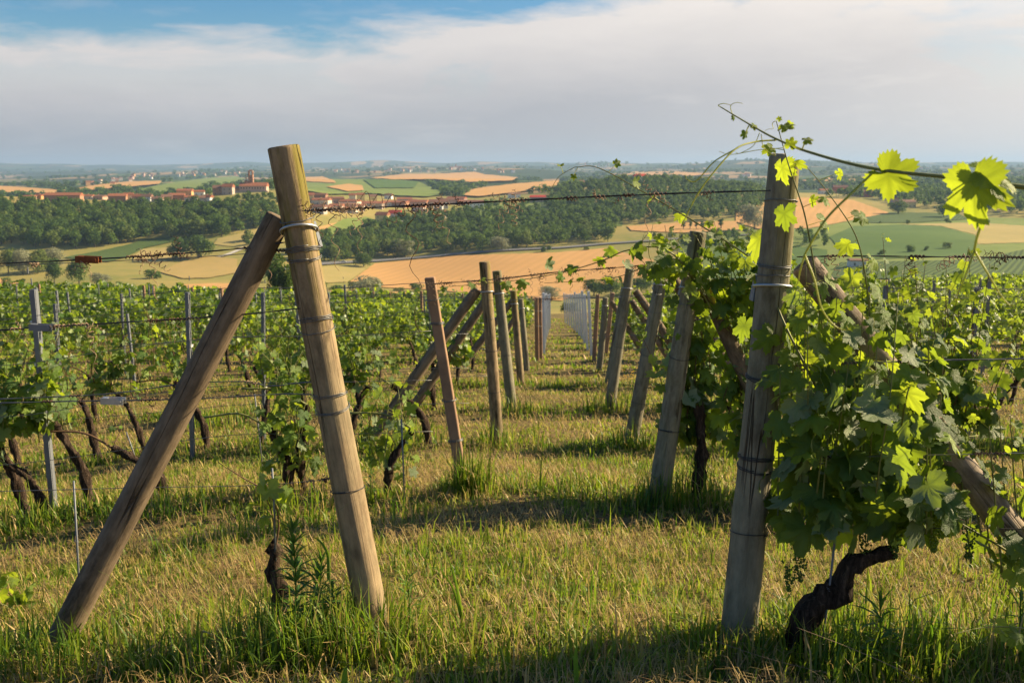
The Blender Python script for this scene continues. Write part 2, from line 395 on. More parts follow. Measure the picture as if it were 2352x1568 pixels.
MAT['leaf_young'] = leaf_mat('young_grape_leaf', (.13, .24, .022), (.30, .38, .12), (.56, .70, .035), .50)
MAT['grape'] = leaf_mat('unripe_berries', (.14, .24, .03), (.14, .24, .03), (.3, .4, .04), .3)
MAT['weed'] = leaf_mat('weed_leaf', (.085, .20, .03), (.12, .22, .06), (.3, .5, .03), .4)
MAT['yellow_flower'] = plain('yellow_petals', (.75, .42, .02), .7, 0, .2, 30)
MAT['white_flower'] = plain('white_petals', (.75, .74, .68), .7, 0, .1, 30)

# ================================================================== TERRAIN
def ground_mat():
    b = NB('vineyard_soil'); v = b.coord('World')
    a = b.noise(v, .55, 5, .6); c = b.noise(v, 3.5, 6, .7); f = b.noise(v, 28, 6, .75)
    col = b.mix(b.ramp(c, [(.36, 0), (.62, 1)]), (.20, .135, .06), (.13, .16, .035))
    col = b.mix(b.ramp(a, [(.42, 0), (.66, 1)]), col, (.34, .26, .11))
    col = b.mix(b.ramp(f, [(.42, 0), (.62, 1)]), col, (.085, .055, .03))
    return b.done(b.pbr(col, .95, 0, b.bump(f, 1, .03), .1))
def meadow_mat(name, c1, c2, c3, s1=.012, s2=.09, rows=None):
    b = NB(name); v = b.coord('World'); n = b.noise(v, s1, 5, .6); m = b.noise(v, s2, 6, .7, .5); f = b.noise(v, .6, 3, .7)
    col = b.mix(b.ramp(n, [(.36, 0), (.64, 1)]), c1, c2)
    col = b.mix(b.math('MULTIPLY', b.ramp(m, [(.5, 0), (.72, 1)]), .55), col, c3)
    col = b.mix(b.math('MULTIPLY', f, .35), col, tuple(k * .55 for k in c1))
    if rows:
        ang, sp, dark = rows
        mp = b.n.new('ShaderNodeMapping'); mp.inputs['Rotation'].default_value = (0, 0, ang); b.l.new(v, mp.inputs[0])
        w = b.n.new('ShaderNodeTexWave'); w.inputs['Scale'].default_value = .314 / sp * 1.0; w.inputs['Distortion'].default_value = .6; w.inputs['Detail'].default_value = 2
        b.l.new(mp.outputs[0], w.inputs[0])
        col = b.mix(b.math('MULTIPLY', b.ramp(w.outputs[1], [(.35, 0), (.7, 1)]), .8), col, dark)
    return b.done(b.pbr(col, .95, 0, None, .1))
def far_mat():
    b = NB('far_patchwork_fields'); v = b.coord('World')
    wv = b.n.new('ShaderNodeVectorMath'); wv.operation = 'ADD'; b.l.new(v, wv.inputs[0])
    nz = b.n.new('ShaderNodeTexNoise'); nz.inputs['Scale'].default_value = .004; b.l.new(v, nz.inputs[0])
    sc = b.n.new('ShaderNodeVectorMath'); sc.operation = 'SCALE'; sc.inputs['Scale'].default_value = 190; b.l.new(nz.outputs['Color'], sc.inputs[0]); b.l.new(sc.outputs[0], wv.inputs[1])
    mp = b.n.new('ShaderNodeMapping'); mp.inputs['Scale'].default_value = (.0042, .0022, .0); b.l.new(wv.outputs[0], mp.inputs[0])
    vo = b.n.new('ShaderNodeTexVoronoi'); vo.inputs['Scale'].default_value = 1; b.l.new(mp.outputs[0], vo.inputs['Vector'])
    sp = b.n.new('ShaderNodeSeparateColor'); b.l.new(vo.outputs['Color'], sp.inputs[0])
    col = b.ramp(sp.outputs[0], [(0, (.030, .055, .020)), (.30, (.050, .085, .028)), (.40, (.44, .28, .15)), (.54, (.52, .34, .19)), (.62, (.10, .15, .045)), (.76, (.30, .25, .11)), (.84, (.07, .115, .04)), (.92, (.035, .06, .022))], 'CONSTANT')
    wood_ = b.ramp(b.noise(v, .0016, 5, .6), [(.47, 0), (.53, 1)])
    col = b.mix(wood_, col, (.036, .058, .026))
    col = b.mix(b.math('MULTIPLY', b.noise(v, .05, 5, .7), .6), col, (.05, .07, .03))
    return b.done(b.pbr(col, .95, 0, None, .05))
ts = np.concatenate([np.linspace(-2.2, -.62, 40), np.arange(-.608, .61, .004), np.linspace(.62, 2.2, 40)])
def sheet(name, ys, mat, kind='structure', dz=0.0):
    T, Y = np.meshgrid(ts, ys); X = T * np.maximum(Y, 2.0)
    Z = G(X, Y) + dz
    n, m = T.shape; i, j = np.meshgrid(np.arange(n - 1), np.arange(m - 1), indexing='ij')
    q = np.stack([i * m + j, i * m + j + 1, (i + 1) * m + j + 1, (i + 1) * m + j], -1).reshape(-1, 4)
    o = link(name, mesh_np(name, np.stack([X, Y, Z], -1).reshape(-1, 3), [q], smooth=True, mats=[mat]))
    return tag(o, kind=kind)
MAT['soil'] = ground_mat()
STRAW, GREEN, WHEAT = (.40, .30, .105), (.15, .19, .045), (.50, .31, .13)
MAT['meadow'] = meadow_mat('valley_meadow', (.34, .275, .085), (.20, .215, .055), (.44, .31, .11))
MAT['far'] = far_mat()
yy = np.exp(np.arange(math.log(1.2), math.log(340), .024)); yy = np.append(yy, 340.0)
tag(sheet('vineyard_ground', yy, MAT['soil']), 'sloping vineyard ground under the rows')
ym = np.append(np.exp(np.arange(math.log(340), math.log(1600), .016)), 1600.0)
tag(sheet('valley_ground', ym, MAT['meadow']), 'valley meadows below the vineyard')
yf = np.append(np.exp(np.arange(math.log(1600), math.log(16800), .017)), 16800.0)
tag(sheet('hills', yf, MAT['far']), 'rolling patchwork hills to the horizon')
# the slope around and behind the camera
xs, yb = np.linspace(-45, 45, 91), np.linspace(-40, 32, 73)
X, Y = np.meshgrid(xs, yb); n_, m_ = X.shape
Zb = G(X, Y) - .05 - np.where(np.abs(X) < 2.05 * np.maximum(Y, 2), .25, 0)
i_, j_ = np.meshgrid(np.arange(n_ - 1), np.arange(m_ - 1), indexing='ij')
qb = np.stack([i_ * m_ + j_, i_ * m_ + j_ + 1, (i_ + 1) * m_ + j_ + 1, (i_ + 1) * m_ + j_], -1).reshape(-1, 4)
tag(link('headland_ground', mesh_np('headland_ground', np.stack([X, Y, Zb], -1).reshape(-1, 3), [qb], smooth=True, mats=[MAT['soil']])), 'vineyard headland around the viewpoint', kind='structure')

# ------------------------------------------------------------------ fields draped over the valley and the hills
MAT['wheat'] = meadow_mat('ripe_wheat', (.60, .335, .125), (.53, .31, .12), (.42, .25, .09), .01, .03, (.35, 9.0, (.47, .275, .10)))
MAT['stubble'] = meadow_mat('ochre_stubble', (.42, .30, .11), (.36, .27, .09), (.30, .25, .08), .02, .06)
MAT['straw'] = meadow_mat('straw_meadow', (.42, .325, .12), (.34, .29, .10), (.27, .25, .08), .015, .05)
MAT['green'] = meadow_mat('green_field', (.085, .15, .035), (.11, .175, .04), (.06, .11, .03), .01, .05)
MAT['pale_green'] = meadow_mat('pale_green_slope', (.17, .23, .05), (.22, .26, .07), (.11, .16, .04), .02, .1)
MAT['rows'] = meadow_mat('vine_rows_seen_far', (.10, .15, .04), (.12, .17, .045), (.08, .12, .03), .02, .1, (.5, 3.2, (.035, .065, .018)))
def drape(name, poly, mat, lift, step, y0=300, y1=6000, label=None, edge_px=10):
    B = []
    for k in range(len(poly)):
        (a, b_), (c, d_) = poly[k], poly[(k + 1) % len(poly)]
        m = max(1, int(math.hypot(c - a, (d_ - b_) * 3) / edge_px))
        for s in range(m):
            wv = math.sin((a + b_ + s) * 1.7) * .35
            B.append((a + (c - a) * s / m, b_ + (d_ - b_) * s / m + (wv if s else 0)))
    P = [hit(u, v, y0, y1) for u, v in B]
    P2 = [(p.x, p.y) for p in P]
    X0, X1 = min(p[0] for p in P2), max(p[0] for p in P2); Y0, Y1 = min(p[1] for p in P2), max(p[1] for p in P2)
    gx = np.arange(X0, X1, step); gy = np.arange(Y0, Y1, step)
    inner = [(x + random.uniform(-.2, .2) * step, y + random.uniform(-.2, .2) * step) for x in gx for y in gy]
    n = len(P2)
    vs, _, fs, *_ = delaunay_2d_cdt([Vector(p) for p in P2 + inner], [], [list(range(n))], 1, 1e-4)
    vs = np.array([(p[0], p[1]) for p in vs])
    z = G(vs[:, 0], vs[:, 1]) + lift
    tri = np.array([f for f in fs if len(f) == 3])
    o = link(name, mesh_np(name, np.column_stack([vs, z]), [tri], smooth=True, mats=[mat]))
    return tag(o, label, kind='structure')
drape('wheat_field', [(-120, 640), (0, 641), (80, 660), (60, 671), (0, 674), (-120, 678)], MAT['wheat'], .5, 14, label='tan field at the far left of the valley')
drape('wheat_field', [(405, 656), (480, 652), (545, 652), (590, 668), (575, 681), (500, 679), (420, 669)], MAT['wheat'], .5, 12, label='tan field beside the brace')
drape('stubble_field', [(365, 626), (420, 602), (480, 590), (545, 596), (545, 628), (480, 640), (420, 641)], MAT['stubble'], .7, 12, label='ochre domed field with tree shadows')
drape('straw_field', [(306, 588), (330, 573), (388, 568), (402, 598), (350, 606), (306, 602)], MAT['straw'], .5, 12)
drape('straw_field', [(490, 562), (500, 549), (612, 523), (645, 518), (645, 545), (560, 571)], MAT['straw'], .5, 12)
drape('wheat_field', [(716, 548), (716, 527), (778, 511), (772, 521)], MAT['wheat'], .6, 10)
drape('pale_green_field', [(716, 556), (735, 535), (790, 505), (840, 500), (865, 507), (805, 535), (750, 563)], MAT['pale_green'], 1.0, 10)
drape('far_vineyard', [(146, 593), (230, 578), (300, 562), (330, 552), (395, 545), (398, 557), (332, 571), (292, 592), (250, 603)], MAT['rows'], .8, 10)
drape('wheat_field', [(801, 650), (861, 606), (1055, 588), (1274, 581), (1392, 571), (1500, 598), (1515, 640), (1380, 655), (1290, 692), (1170, 684), (1000, 667), (890, 662)], MAT['wheat'], .5, 14, label='large ripe tan field in the middle of the valley')
drape('straw_field', [(728, 652), (738, 614), (838, 607), (852, 612), (797, 649)], MAT['straw'], .5, 12)
drape('wheat_field', [(742, 668), (800, 669), (1000, 674), (1170, 692), (1170, 708), (1000, 703), (880, 695), (742, 684)], MAT['wheat'], .5, 12)
drape('wheat_field', [(1690, 462), (1760, 456), (1870, 455), (1960, 461), (2042, 490), (1990, 501), (1860, 526), (1740, 527), (1690, 511)], MAT['wheat'], .8, 14, label='tan hillside field behind the right post')
drape('green_field', [(1905, 545), (1960, 521), (2080, 517), (2160, 521), (2245, 545), (2235, 590), (2000, 596), (1930, 576)], MAT['green'], .6, 14, label='bright green field right of the right post')
drape('pale_green_field', [(1560, 545), (1700, 535), (1990, 503), (2240, 500), (2520, 505), (2520, 600), (2240, 596), (1900, 640), (1560, 640)], MAT['pale_green'], .25, 18, y0=260)
drape('green_field', [(1010, 500), (1110, 472), (1260, 462), (1430, 470), (1430, 520), (1260, 522), (1100, 514)], MAT['pale_green'], .5, 16)
drape('far_vineyard', [(1985, 501), (2045, 489), (2200, 491), (2225, 505), (2100, 513), (1990, 513)], MAT['rows'], .8, 12)
drape('wheat_field', [(1440, 521), (1560, 513), (1690, 509), (1700, 531), (1560, 536), (1450, 531)], MAT['wheat'], .8, 14)
drape('green_field', [(1640, 575), (1760, 560), (1900, 575), (1900, 640), (1640, 640)], MAT['green'], .5, 16, y0=260)
drape('green_field', [(1905, 640), (1930, 604), (2240, 598), (2420, 560), (2520, 560), (2520, 650)], MAT['rows'], .5, 16, y0=220)
drape('straw_field', [(2060, 516), (2250, 512), (2420, 525), (2420, 556), (2245, 562), (2240, 540), (2160, 520)], MAT['straw'], .5, 16)
# hills behind the village
HF = dict(y0=1250, y1=9000, edge_px=8)
drape('green_field', [(696, 447), (700, 418), (760, 413), (870, 413), (960, 419), (1025, 449), (980, 455), (900, 452), (850, 447), (760, 450)], MAT['pale_green'], 2.5, 40, **HF)
drape('wheat_field', [(696, 420), (702, 409), (740, 407), (768, 418), (772, 424)], MAT['wheat'], 4, 30, **HF)
drape('wheat_field', [(750, 433), (800, 426), (832, 430), (836, 442), (800, 445)], MAT['wheat'], 4, 30, **HF)
drape('green_field', [(835, 416), (900, 415), (962, 421), (952, 436), (862, 436)], MAT['green'], 4, 40, **HF)
drape('wheat_field', [(1062, 452), (1090, 437), (1180, 425), (1285, 417), (1280, 432), (1180, 446), (1100, 455)], MAT['wheat'], 3, 40, **HF)
drape('green_field', [(300, 446), (340, 433), (400, 421), (470, 411), (540, 406), (565, 413), (500, 430), (440, 439), (380, 448)], MAT['pale_green'], 3, 40, **HF)
drape('wheat_field', [(-120, 431), (0, 429), (70, 434), (152, 440), (130, 446), (60, 446), (-120, 447)], MAT['wheat'], 3, 40, **HF)
drape('wheat_field', [(165, 438), (230, 427), (300, 419), (372, 418), (366, 426), (280, 434), (200, 441)], MAT['wheat'], 4, 50, **HF)
drape('wheat_field', [(850, 411), (930, 402), (1000, 402), (1090, 397), (1112, 403), (1190, 410), (1180, 419), (1080, 423), (1000, 416), (900, 417)], MAT['wheat'], 5, 60, **HF)
drape('wheat_field', [(1400, 402), (1470, 396), (1560, 397), (1640, 403), (1560, 409), (1460, 409)], MAT['wheat'], 6, 60, **HF)
drape('wheat_field', [(1840, 420), (1900, 412), (1990, 413), (2010, 421), (1930, 427)], MAT['wheat'], 6, 60, **HF)

# ------------------------------------------------------------------ valley road
def ribbon(name, pix, width, mat, lift, label, y0=400, y1=1500):
    P = bez([hit(u, v, y0, y1) for u, v in pix], 90); V = []; q = []
    for k, p in enumerate(P):
        tdir = (P[min(k + 1, len(P) - 1)] - P[max(k - 1, 0)]); n = Vector((-tdir.y, tdir.x, 0)).normalized()
        for s in (-1, 1):
            a = p + n * s * width / 2; V.append((a.x, a.y, g(a.x, a.y) + lift))
        if k: q.append((2 * k - 2, 2 * k - 1, 2 * k + 1, 2 * k))
    return tag(link(name, mesh_np(name, np.array(V), [np.array(q)], smooth=True, mats=[mat])), label, kind='structure')
MAT['asphalt'] = plain('worn_asphalt', (.16, .16, .165), .9, 0, .15, .3, .2, 'World')
MAT['gravel'] = plain('pale_gravel', (.48, .45, .40), .95, 0, .15, .3, .1, 'World')
ribbon('road', [(640, 622), (700, 613), (734, 608.5), (800, 604), (860, 601), (940, 595), (1040, 586), (1142, 578), (1273, 571.5), (1400, 561), (1560, 550), (1720, 541)], 9, MAT['asphalt'], 1.1, 'grey road along the foot of the wood')
ribbon('farm_track', [(500, 592), (520, 588), (545, 578), (562, 571)], 5, MAT['gravel'], 1.2, 'pale gravel track behind the brace')
ribbon('farm_track', [(920, 543), (1000, 533), (1100, 530), (1230, 528), (1360, 533)], 5, MAT['gravel'], 1.3, 'pale lane above the middle wood')

# ------------------------------------------------------------------ haze
hb = bpy.data.materials.new('thin_air_haze'); hb.use_nodes = True
for n in list(hb.node_tree.nodes): hb.node_tree.nodes.remove(n)
pv = hb.node_tree.nodes.new('ShaderNodeVolumePrincipled'); ho = hb.node_tree.nodes.new('ShaderNodeOutputMaterial')
pv.inputs['Color'].default_value = (.36, .54, .84, 1); pv.inputs['Density'].default_value = 7.8e-5; pv.inputs['Anisotropy'].default_value = .15
hb.node_tree.links.new(pv.outputs[0], ho.inputs['Volume'])
m = MB(); m.box((0, 8600, -165), (80000, 17600, 680)); o = m.build('haze', hb)
tag(o, 'thin pale haze over the valley and hills', kind='stuff')

# ================================================================== TREES
def tree_mat(name, a, b_, c):
    b = NB(name); t = b.math('FRACT', b.math('ADD', b.rand(), b.attr('tint')))
    col = b.ramp(t, [(0, a), (.55, b_), (1, c)])
    col = b.mix(b.math('MULTIPLY', b.attr('shade'), .45), col, tuple(k * 1.5 for k in c))
    return b.done(b.leafy(col, tuple(min(1, k * 2.2) for k in c), .22, .7, .15))
MAT['crown'] = tree_mat('broadleaf_crown', (.014, .040, .009), (.030, .066, .012), (.095, .150, .020))
MAT['crown_light'] = tree_mat('fresh_crown', (.060, .095, .018), (.085, .125, .022), (.115, .150, .03))
MAT['crown_grey'] = tree_mat('willow_crown', (.14, .155, .085), (.19, .20, .115), (.24, .245, .15))
MAT['crown_dark'] = tree_mat('conifer_crown', (.015, .030, .012), (.022, .040, .015), (.03, .05, .018))
MAT['trunk'] = plain('tree_bark', (.09, .07, .05), .95, 0, .3, 2)
def crown_np(n, sx, sz, lobes, size, seed, z0=.25):
    """triangles of leaf clumps on the shells of uneven lobes; unit tree height 1; returns V, T, tint, shade"""
    r = np.random.default_rng(seed)
    th = r.uniform(0, 2 * np.pi, lobes); rad = sx * .55 * np.sqrt(r.uniform(.05, 1, lobes)); zc = z0 + sz * (.2 + .6 * r.random(lobes))
    rad *= np.sqrt(np.clip(1 - ((zc - z0 - sz * .45) / (sz * .62)) ** 2, .12, 1))
    C = np.stack([rad * np.cos(th), rad * np.sin(th), zc], 1); C[0] = (0, 0, z0 + sz * .45); C[1] = (sx * .08, 0, z0 + sz * .72)
    LR = sx * r.uniform(.30, .48, lobes); LR[0] *= 1.25
    k = r.integers(0, lobes, n)
    dv = r.normal(size=(n, 3)); dv[:, 2] += .25; dv /= np.linalg.norm(dv, axis=1)[:, None]
    P = C[k] + dv * (LR[k] * r.uniform(.72, 1.08, n))[:, None] * np.array([1, 1, .92])
    nrm = dv + r.normal(size=(n, 3)) * .45; nrm /= np.linalg.norm(nrm, axis=1)[:, None]
    a = np.cross(nrm, r.normal(size=(n, 3))); a /= np.linalg.norm(a, axis=1)[:, None]; b = np.cross(nrm, a)
    s = size * r.uniform(.6, 1.35, n)[:, None]
    V = np.stack([P + a * s, P - a * s * .55 + b * s * .9, P - a * s * .5 - b * s * .85], 1).reshape(-1, 3)
    T = np.arange(3 * n).reshape(-1, 3)
    return V, T, np.repeat(r.uniform(-.12, .12, n), 3), np.repeat(r.random(n) ** 2, 3)
CROWN = {}
def crown_proto(kind, n, sx, sz, lobes, size, mat, var=4, z0=.2):
    out = []
    for i in range(var):
        V, T, t, s = crown_np(n, sx, sz, lobes, size, hash(kind) % 1000 + i if False else len(CROWN) * 31 + i + 5, z0)
        out.append(mesh_np('crown', V, [T], {'tint': ('POINT', t), 'shade': ('POINT', s)}, False, [MAT[mat]]))
    CROWN[kind] = out
crown_proto('oak', 700, .50, .94, 12, .046, 'crown', 5, .03)
crown_proto('fresh', 700, .48, .94, 12, .046, 'crown_light', 3, .03)
crown_proto('big', 2600, .48, .92, 16, .027, 'crown', 3, .05)
crown_proto('big_fresh', 2600, .48, .92, 16, .027, 'crown_light', 2, .05)
crown_proto('willow', 3200, .52, .92, 16, .025, 'crown_grey', 2, .03)
crown_proto('poplar', 700, .15, .92, 12, .034, 'crown', 2, .06)
crown_proto('cypress', 600, .13, .95, 12, .03, 'crown_dark', 1, .03)
crown_proto('bush', 700, .66, .95, 9, .06, 'crown', 3, .0)
crown_proto('bush_fresh', 700, .66, .95, 9, .06, 'crown_light', 2, .0)
tm = MB(); tm.tube([(0, 0, -.06), (.006, 0, .12), (-.008, .004, .3), (.004, 0, .55)], [.028, .022, .017, .006], 7)
for a_, h_ in ((0.4, .26), (2.5, .3), (4.4, .36)):
    tm.tube([(0, 0, h_ - .03), (.07 * math.cos(a_), .07 * math.sin(a_), h_ + .08), (.15 * math.cos(a_), .15 * math.sin(a_), h_ + .2)], [.012, .008, .003], 5)
TRUNK = tm.mesh('trunk', MAT['trunk'], True)
def tree(name, kind, p, h, label, group=None, wide=1.0, cat='tree'):
    o = empty(name, p, label, cat, group)
    o.scale = (h * wide, h * wide, h); o.rotation_euler = (0, 0, random.uniform(0, 6.28))
    if 'bush' not in kind: link('trunk', TRUNK, o)
    link('crown', random.choice(CROWN[kind]), o)
    return o
def in_poly(u, v, poly):
    ins = np.zeros(len(u), bool); n = len(poly)
    for k in range(n):
        (x1, y1), (x2, y2) = poly[k], poly[(k + 1) % n]
        c = ((y1 > v) != (y2 > v)) & (u < (x2 - x1) * (v - y1) / (y2 - y1 + 1e-12) + x1)
        ins ^= c
    return ins
def scatter(poly, y0, y1, spacing, seed=1):
    """ground points inside an outline, spaced at least so far apart"""
    r = np.random.default_rng(seed)
    us = [p[0] for p in poly]
    x0, x1 = (min(us) - 60 - CU) / F, (max(us) + 60 - CU) / F
    n = int((x1 - x0) * (y0 + y1) / 2 * (y1 - y0) / spacing ** 2 * 2.2)
    y = r.uniform(y0, y1, n); x = r.uniform(x0, x1, n) * y
    z = G(x, y); d = y * CP - z * SP
    u = CU + F * x / d; v = CV - F * (z * CP + y * SP) / d
    k = in_poly(u, v, poly); x, y, z = x[k], y[k], z[k]
    cell = {}; keep = []
    for i in range(len(x)):
        c = (int(x[i] // spacing), int(y[i] // spacing)); ok = True
        for a in (-1, 0, 1):
            for b in (-1, 0, 1):
                for j in cell.get((c[0] + a, c[1] + b), ()):
                    if (x[i] - x[j]) ** 2 + (y[i] - y[j]) ** 2 < (spacing * .72) ** 2: ok = False
        if ok: cell.setdefault(c, []).append(i); keep.append(i)
    return np.stack([x[keep], y[keep], z[keep]], 1)
WOODS = [  # outline, y range, spacing, tree height range, name, label
 ([(-140, 570), (0, 566), (175, 574), (330, 556), (430, 545), (496, 546), (560, 534), (645, 518), (652, 452), (560, 456), (496, 474), (420, 478), (350, 482), (262, 474), (146, 470), (0, 462), (-140, 462)], 800, 1190, 10.5, (12, 19), 'wooded slope below the brick village'),
 ([(640, 620), (716, 604), (800, 600), (860, 596), (940, 590), (1040, 581), (1142, 574), (1273, 567), (1400, 555), (1420, 500), (1330, 504), (1200, 502), (1100, 498), (1000, 508), (930, 514), (880, 518), (820, 545), (716, 560)], 820, 1150, 10.5, (11, 17), 'wood above the valley road'),
 ([(1260, 480), (1300, 440), (1400, 425), (1500, 420), (1640, 420), (1740, 440), (1760, 470), (1700, 505), (1560, 508), (1400, 520), (1300, 510)], 1000, 1560, 13, (11, 16), 'wooded hill around the red roofed house'),
 ([(1900, 455), (2000, 456), (2120, 476), (2260, 490), (2420, 500), (2520, 500), (2520, 425), (2352, 425), (2200, 430), (2060, 440)], 1050, 1700, 14, (11, 16), 'wood behind the right hand houses'),
 ([(1030, 498), (1110, 474), (1260, 464), (1420, 472), (1420, 502), (1260, 508), (1100, 500)], 1000, 1350, 21, (8, 13), 'tree dotted meadow right of the village'),
 ([(1700, 540), (1900, 545), (1900, 575), (1760, 560), (1640, 578), (1560, 575), (1560, 545)], 650, 900, 11, (6, 10), 'scrub below the tan hillside field')]
WT = {'oak': .62, 'fresh': .26, 'grey': .12}
pool = []
for k, (poly, y0, y1, sp, hr, label) in enumerate(WOODS):
    P = scatter(poly, y0, y1, sp, k + 3)
    for p in P: pool.append((p, random.uniform(*hr) * (.6 if k == 0 and uv(p)[1] < 486 else 1), k))
pool.sort(key=lambda q: q[0][1] / q[1])
NI = 285
for p, h, k in pool[:NI]:
    tree('woodland_tree', random.choices(['oak', 'fresh'], [.74, .26])[0], p, h * 1.05, 'leafy tree at the lower edge of the ' + WOODS[k][5], 'edge trees of the ' + WOODS[k][5], random.uniform(.85, 1.15))
low = [crown_np(170, .52, .90, 9, .084, 900 + i, .1) for i in range(10)]
for k in range(len(WOODS)):
    Vs, Ts, Tt, Sh, n0 = [], [], [], [], 0
    for p, h, kk in pool[NI:]:
        if kk != k: continue
        V, T, t, s = low[random.randrange(10)]
        a = random.uniform(0, 6.28); ca, sa = math.cos(a), math.sin(a); wd = random.uniform(.85, 1.15) * h
        Vs.append(np.stack([(V[:, 0] * ca - V[:, 1] * sa) * wd, (V[:, 0] * sa + V[:, 1] * ca) * wd, V[:, 2] * h], 1) + p)
        Ts.append(T + n0); n0 += len(V); Tt.append(t + random.random()); Sh.append(s)
    if Vs:
        o = link('woodland', mesh_np('woodland', np.vstack(Vs), [np.vstack(Ts)], {'tint': ('POINT', np.concatenate(Tt)), 'shade': ('POINT', np.concatenate(Sh))}, False, [MAT['crown']]))
        tag(o, WOODS[k][5], 'wood', kind='stuff')
# woods, hedges and copses on the far hills
Vs, Ts, Tt, Sh, n0 = [], [], [], [], 0
r = np.random.default_rng(44)
y = np.exp(r.uniform(math.log(1500), math.log(10500), 60000)); x = r.uniform(-.62, .62, 60000) * y
mk = (hash_noise(x, y, 420) + .6 * hash_noise(x, y, 170)) > .17
mk |= (np.abs(hash_noise(x, y, 260)) < .010)
x, y = x[mk], y[mk]; z = G(x, y)
dd = y * CP - z * SP; uu = CU + F * x / dd; vv = CV - F * (z * CP + y * SP) / dd
clear = np.zeros(len(x), bool)
for poly in ([(690, 450), (696, 405), (960, 410), (1030, 456)], [(1055, 455), (1090, 434), (1290, 412), (1285, 436), (1100, 458)], [(290, 448), (340, 430), (540, 402), (570, 414), (440, 442)], [(-150, 427), (0, 427), (155, 440), (130, 448), (-150, 449)], [(160, 440), (300, 417), (375, 416), (366, 428), (200, 443)], [(845, 412), (930, 400), (1090, 395), (1195, 410), (1180, 421), (900, 418)]):
    clear |= in_poly(uu, vv, poly)
x, y, z = x[~clear][:3600], y[~clear][:3600], z[~clear][:3600]
tiny = [crown_np(46, .62, .9, 5, .17, 700 + i, .0) for i in range(6)]
for q in range(len(x)):
    V, T, t, s = tiny[q % 6]; h = random.uniform(9, 15) * (1 + y[q] / 9000)
    Vs.append(V * h * np.array([1.25, 1.25, .9]) + (x[q], y[q], z[q] - 1)); Ts.append(T + n0); n0 += len(V); Tt.append(t + random.random()); Sh.append(s)
o = link('far_woods', mesh_np('far_woods', np.vstack(Vs), [np.vstack(Ts)], {'tint': ('POINT', np.concatenate(Tt)), 'shade': ('POINT', np.concatenate(Sh))}, False, [MAT['crown']]))
tag(o, 'distant copses and hedges scattered over the far hills', 'wood', kind='stuff')
